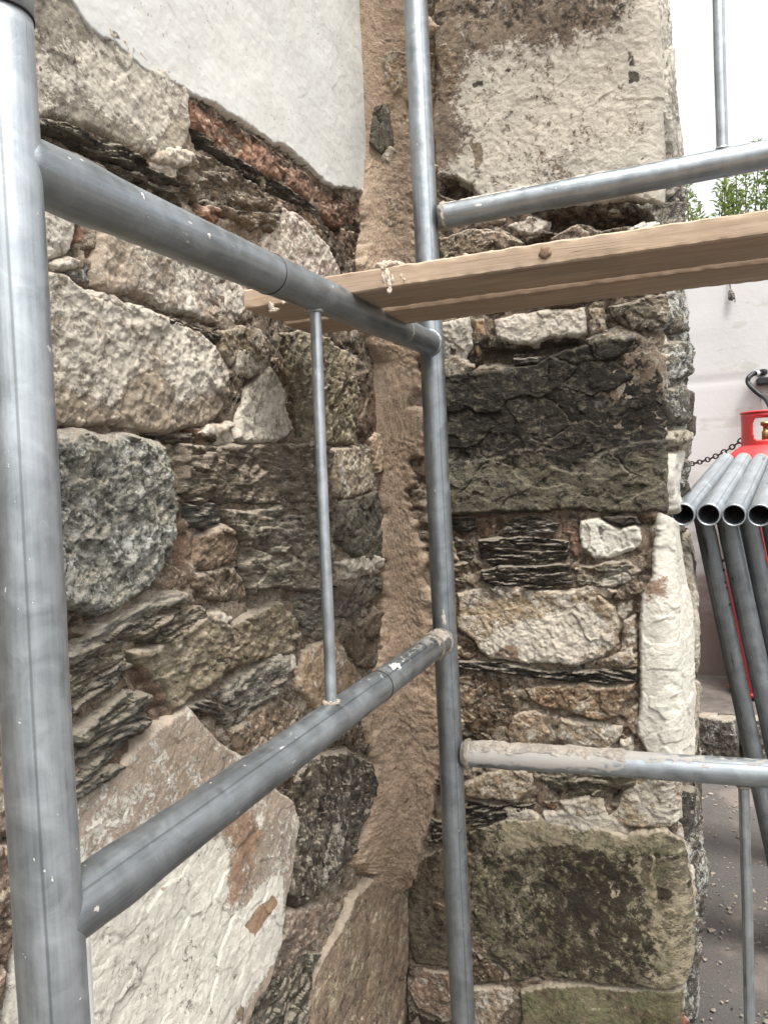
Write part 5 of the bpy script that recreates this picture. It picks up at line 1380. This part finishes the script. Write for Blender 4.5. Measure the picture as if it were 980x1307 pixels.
def curve_tube(name, pts, r, mat, parent, seg=14, sub=10):
    P = np.array(pts, float); out = []
    for i in range(len(P) - 1):
        p_0 = P[max(i - 1, 0)]; p_1 = P[i]; p_2 = P[i + 1]; p_3 = P[min(i + 2, len(P) - 1)]
        for k in range(sub):
            t = k / sub
            out.append(.5 * ((2 * p_1) + (-p_0 + p_2) * t + (2 * p_0 - 5 * p_1 + 4 * p_2 - p_3) * t * t + (-p_0 + 3 * p_1 - 3 * p_2 + p_3) * t ** 3))
    out.append(P[-1]); Q = np.array(out); n = len(Q)
    T = np.gradient(Q, axis=0); T /= np.linalg.norm(T, axis=1, keepdims=True)
    e1 = np.zeros((n, 3)); v = np.array([0.3, -.9, .2])
    for i in range(n):
        v = v - T[i] * (v @ T[i]); v /= np.linalg.norm(v); e1[i] = v
    e2 = np.cross(T, e1); a = np.linspace(0, 2 * math.pi, seg + 1)[:-1]
    rr = r if np.ndim(r) else np.full(n, r)
    co = (Q[:, None] + rr[:, None, None] * (e1[:, None] * np.cos(a)[None, :, None] + e2[:, None] * np.sin(a)[None, :, None])).reshape(-1, 3)
    i, j = np.meshgrid(np.arange(n - 1), np.arange(seg), indexing='ij'); j2 = (j + 1) % seg
    q = np.stack([i * seg + j, i * seg + j2, (i + 1) * seg + j2, (i + 1) * seg + j], -1).reshape(-1, 4)
    return mesh_np(name, co, q, mat, parent)
# black gas hose and wall fitting
hp = [unproj(px, py, d) for (px, py, d) in ((976, 475, 3.86), (969, 476.5, 3.84), (961, 477, 3.83), (955, 482, 3.82), (954, 488, 3.82), (959, 495, 3.80), (968, 503, 3.78), (978, 511, 3.74), (985, 530, 3.66), (981, 552, 3.62))]
hose = thing('gas_hose', 'black gas hose looping from the wall fitting to the red bottle', 'hose', tuple(hp[3]))
curve_tube('hose', hp, .0115, blackm, hose)
white_t = simple_mat('white_tape', (214, 214, 210), .6)
curve_tube('hose_label', [unproj(963.5, 476.6, 3.825), unproj(967.5, 476.2, 3.83)], .0128, white_t, hose)
curve_tube('hose_nut', [unproj(971, 475.6, 3.845), unproj(976, 474.6, 3.86), unproj(984, 473.6, 3.9)], .016, blackm, hose)
rg = on_plane(978, 486, 1, WY - .035)
reg = thing('wall_regulator', 'black regulator bracket fixed to the white wall beside the hose', 'regulator', tuple(rg))
box('bracket', rg[0] - .045, rg[0] + .12, WY - .06, WY + .006, rg[2] - .018, rg[2] + .016, blackm, reg, bev=.006)
lathe('dial', [(0, 0), (.028, 0), (.03, .02), (.0, .022)], (rg[0] + .06, WY - .05, rg[2] + .016), blackm, reg, 24)
wr = curve_tube('drop_wire', [unproj(970, 500, 3.86), unproj(970.5, 510, 3.85), unproj(971, 522, 3.8)], .0022, simple_mat('dull_wire', (120, 110, 100), .6, .5), reg)
# chain
chain_m = simple_mat('rusty_chain', (70, 60, 56), .6, .6, sc=120)
cL = on_plane(866, 593, 1, WY - .02); cR = unproj(953, 556, 3.62)
chain = thing('wall_chain', 'dark link chain strung from the white wall to the collar of the red bottle', 'chain', tuple(cL))
nl = 17
pts = [cL + (cR - cL) * t + ZU * (-.035 * 4 * t * (1 - t)) for t in np.linspace(0, 1, nl + 1)]
lk = None
def link_mesh():
    a = np.linspace(0, 2 * math.pi, 29)[:-1]; b = np.linspace(0, 2 * math.pi, 9)[:-1]
    A, B = np.meshgrid(a, b, indexing='ij')
    cx, cy = .021 * np.cos(A), .0105 * np.sin(A); tx, ty = np.cos(A) * .6, np.sin(A)
    nn = np.sqrt(tx ** 2 + ty ** 2); tx /= nn; ty /= nn
    co = np.stack([cx + .0036 * np.cos(B) * tx, cy + .0036 * np.cos(B) * ty, .0036 * np.sin(B)], -1).reshape(-1, 3)
    i, j = np.meshgrid(np.arange(28), np.arange(8), indexing='ij')
    q = np.stack([i * 8 + j, ((i + 1) % 28) * 8 + j, ((i + 1) % 28) * 8 + (j + 1) % 8, i * 8 + (j + 1) % 8], -1).reshape(-1, 4)
    return co, q
co, q = link_mesh()
lo = mesh_np('link', co, q, chain_m); COL.objects.unlink(lo)
for i in range(nl):
    o = lo.copy(); COL.objects.link(o); o.parent = chain
    a, b = pts[i], pts[i + 1]; m = (a + b) / 2 - cL
    qd = Vector(b - a).to_track_quat('X', 'Z') @ Quaternion((1, 0, 0), math.pi / 2 * (i % 2) + .35)
    o.location = m; o.rotation_mode = 'QUATERNION'; o.rotation_quaternion = qd
    L_ = np.linalg.norm(b - a); o.scale = (L_ / .0345, 1, 1)
bpy.data.objects.remove(lo)
# something small hanging on the wall
hk = thing('hanging_wire', 'short twisted wire hanging on the white wall under the planks', 'wire', tuple(on_plane(933, 366, 1, WY - .02)))
dw = simple_mat('weathered_wire', (92, 88, 84), .7)
curve_tube('wire', [on_plane(930.5, 340, 1, WY - .012), on_plane(931, 362, 1, WY - .02), on_plane(933, 374, 1, WY - .03)], .0035, dw, hk)
blob('knot', on_plane(932.5, 377, 1, WY - .03), .014, .01, .024, hk, 5, cols=(120, 116, 110), flat=False)
curve_tube('wire', [on_plane(934, 374, 1, WY - .03), on_plane(937, 380, 1, WY - .03), on_plane(937.5, 386, 1, WY - .03)], .0025, dw, hk)

# ------------------------------------------------------------------ stone block and kerb on the ground

kr = thing('raised_kerb', 'raised rough stone ledge along the foot of the white wall, carrying the gas bottle', 'ledge', (1.5, 3.85, GR))
KY = 3.62
box('ledge_top', -.5, 5.0, KY + .012, WY + .003, GR - .01, -.004, simple_mat('rough_ledge', (100, 92, 86), .95, sc=25, var=.3, bump=.8), kr, bev=.01)
rs_ = np.random.RandomState(3)
xx = -.12
while xx < 3.2:
    w = rs_.uniform(.20, .34)
    q = [(xx + .006, GR + .0), (xx + w - .008, GR - .004), (xx + w - .004, GR + .12), (xx + w - .016, -.012), (xx + w * .5, -.004), (xx + .012, -.010), (xx + .002, GR + .13)]
    field('block', q, lambda p: p, lambda s, z, h: np.stack([s, KY - h, z], -1), 'grey', (100, 92, 86), kr, rs_.uniform(.004, .02), step=.006, masks=(.2, .25, .1))
    xx += w

# ------------------------------------------------------------------ white plastic pipe low behind the near tube
wp = unproj(113, 1290, .66); wq = unproj(110, 1196, .66)
wp = unproj(113, 1307, .68); 
d_ = (unproj(106.5, 1200, .68) - wp); d_ = d_ / d_[2]
pipe = tube('white_pipe', wp - d_ * (wp[2] - GR), wp + d_ * .086, .0062, simple_mat('white_plastic', (246, 246, 240), .35, var=.03), None, wall=.001, seg=24)
tag(pipe, 'thin white plastic pipe standing behind the near scaffold tube', 'pipe')

# ------------------------------------------------------------------ bush beyond the wall
def leaf_mat():
    t = NT('leaf')
    P = t.attr('base').outputs['Color']
    tc = t.n('ShaderNodeTexCoord').outputs['Object']
    n = t.noise(tc, 30, 3, .5)
    t.l(t.mix(t.lr(n, .3, .7, 0, .4), P, (.10, .14, .03)), t.b.inputs['Base Color'])
    t.b.inputs['Roughness'].default_value = .5
    tr = t.n('ShaderNodeBsdfTranslucent'); t.l(P, tr.inputs[0])
    ms = t.n('ShaderNodeMixShader'); ms.inputs[0].default_value = .35
    t.l(t.b.outputs[0], ms.inputs[1]); t.l(tr.outputs[0], ms.inputs[2])
    t.l(ms.outputs[0], t.t.nodes['Material Output'].inputs[0])
    return t.m
LEAF = leaf_mat(); bark = simple_mat('bark', (96, 84, 62), .9)
def bush(cx, cy, zt, w, label, seed, n_stem=16):
    rs = np.random.RandomState(seed)
    root = thing('bush', label, 'bush', (cx, cy, 0), 'green bushes growing beyond the white wall')
    V = []; Fq = []; Cc = []
    for k in range(n_stem):
        bx = cx + rs.uniform(-.12, .12) * w; top = np.array([cx + rs.uniform(-.5, .5) * w, cy + rs.uniform(-.3, .3) * w, zt - abs(rs.normal(0, .22))])
        base = np.array([bx, cy, 0]); mid = (base + top) / 2 + np.array([rs.uniform(-.1, .1), 0, .2])
        curve_tube('stem', [base, mid, top], np.linspace(.012, .002, 21), bark, root, seg=6)
        for q in range(260):
            t = rs.uniform(.25, 1.03) ** .6
            c = (1 - t) ** 2 * base + 2 * t * (1 - t) * mid + t * t * top
            tw = rs.normal(0, 1, 3); tw[2] = abs(tw[2]) * .8; tw /= np.linalg.norm(tw)
            c = c + tw * rs.uniform(.01, .20) * (1.25 - t)
            ln = rs.uniform(.026, .05); wd = ln * .36
            d = tw + rs.normal(0, .5, 3); d /= np.linalg.norm(d); sdv = np.cross(d, rs.normal(0, 1, 3)); sdv /= np.linalg.norm(sdv); up_ = np.cross(d, sdv)
            i0 = len(V)
            V += [c, c + d * ln * .5 + sdv * wd / 2 - up_ * .003, c + d * ln - up_ * .006, c + d * ln * .5 - sdv * wd / 2 - up_ * .003, c + d * ln * .5 + up_ * .002]
            Fq += [(i0, i0 + 1, i0 + 4), (i0 + 1, i0 + 2, i0 + 4), (i0 + 2, i0 + 3, i0 + 4), (i0 + 3, i0, i0 + 4)]
            g = rs.uniform(.7, 1.5); Cc += [(.15 * g, .20 * g, .055 * g, 1)] * 5
    o = mesh_np('leaves', V, np.array(Fq), LEAF, root, dict(base=('FLOAT_COLOR', Cc)), smooth=False)
    o['kind'] = 'stuff'
    return root
b1 = on_plane(900, 262, 1, 5.0); b2 = on_plane(965, 236, 1, 5.0)
bush(b1[0] - .02, 5.0, b1[2] + .18, .75, 'low green bush tip just above the plank beside the wall end', 3, 12)
bush(b2[0] + .05, 5.05, b2[2] + .22, 1.2, 'taller green bush above the plank at the right edge', 5, 24)
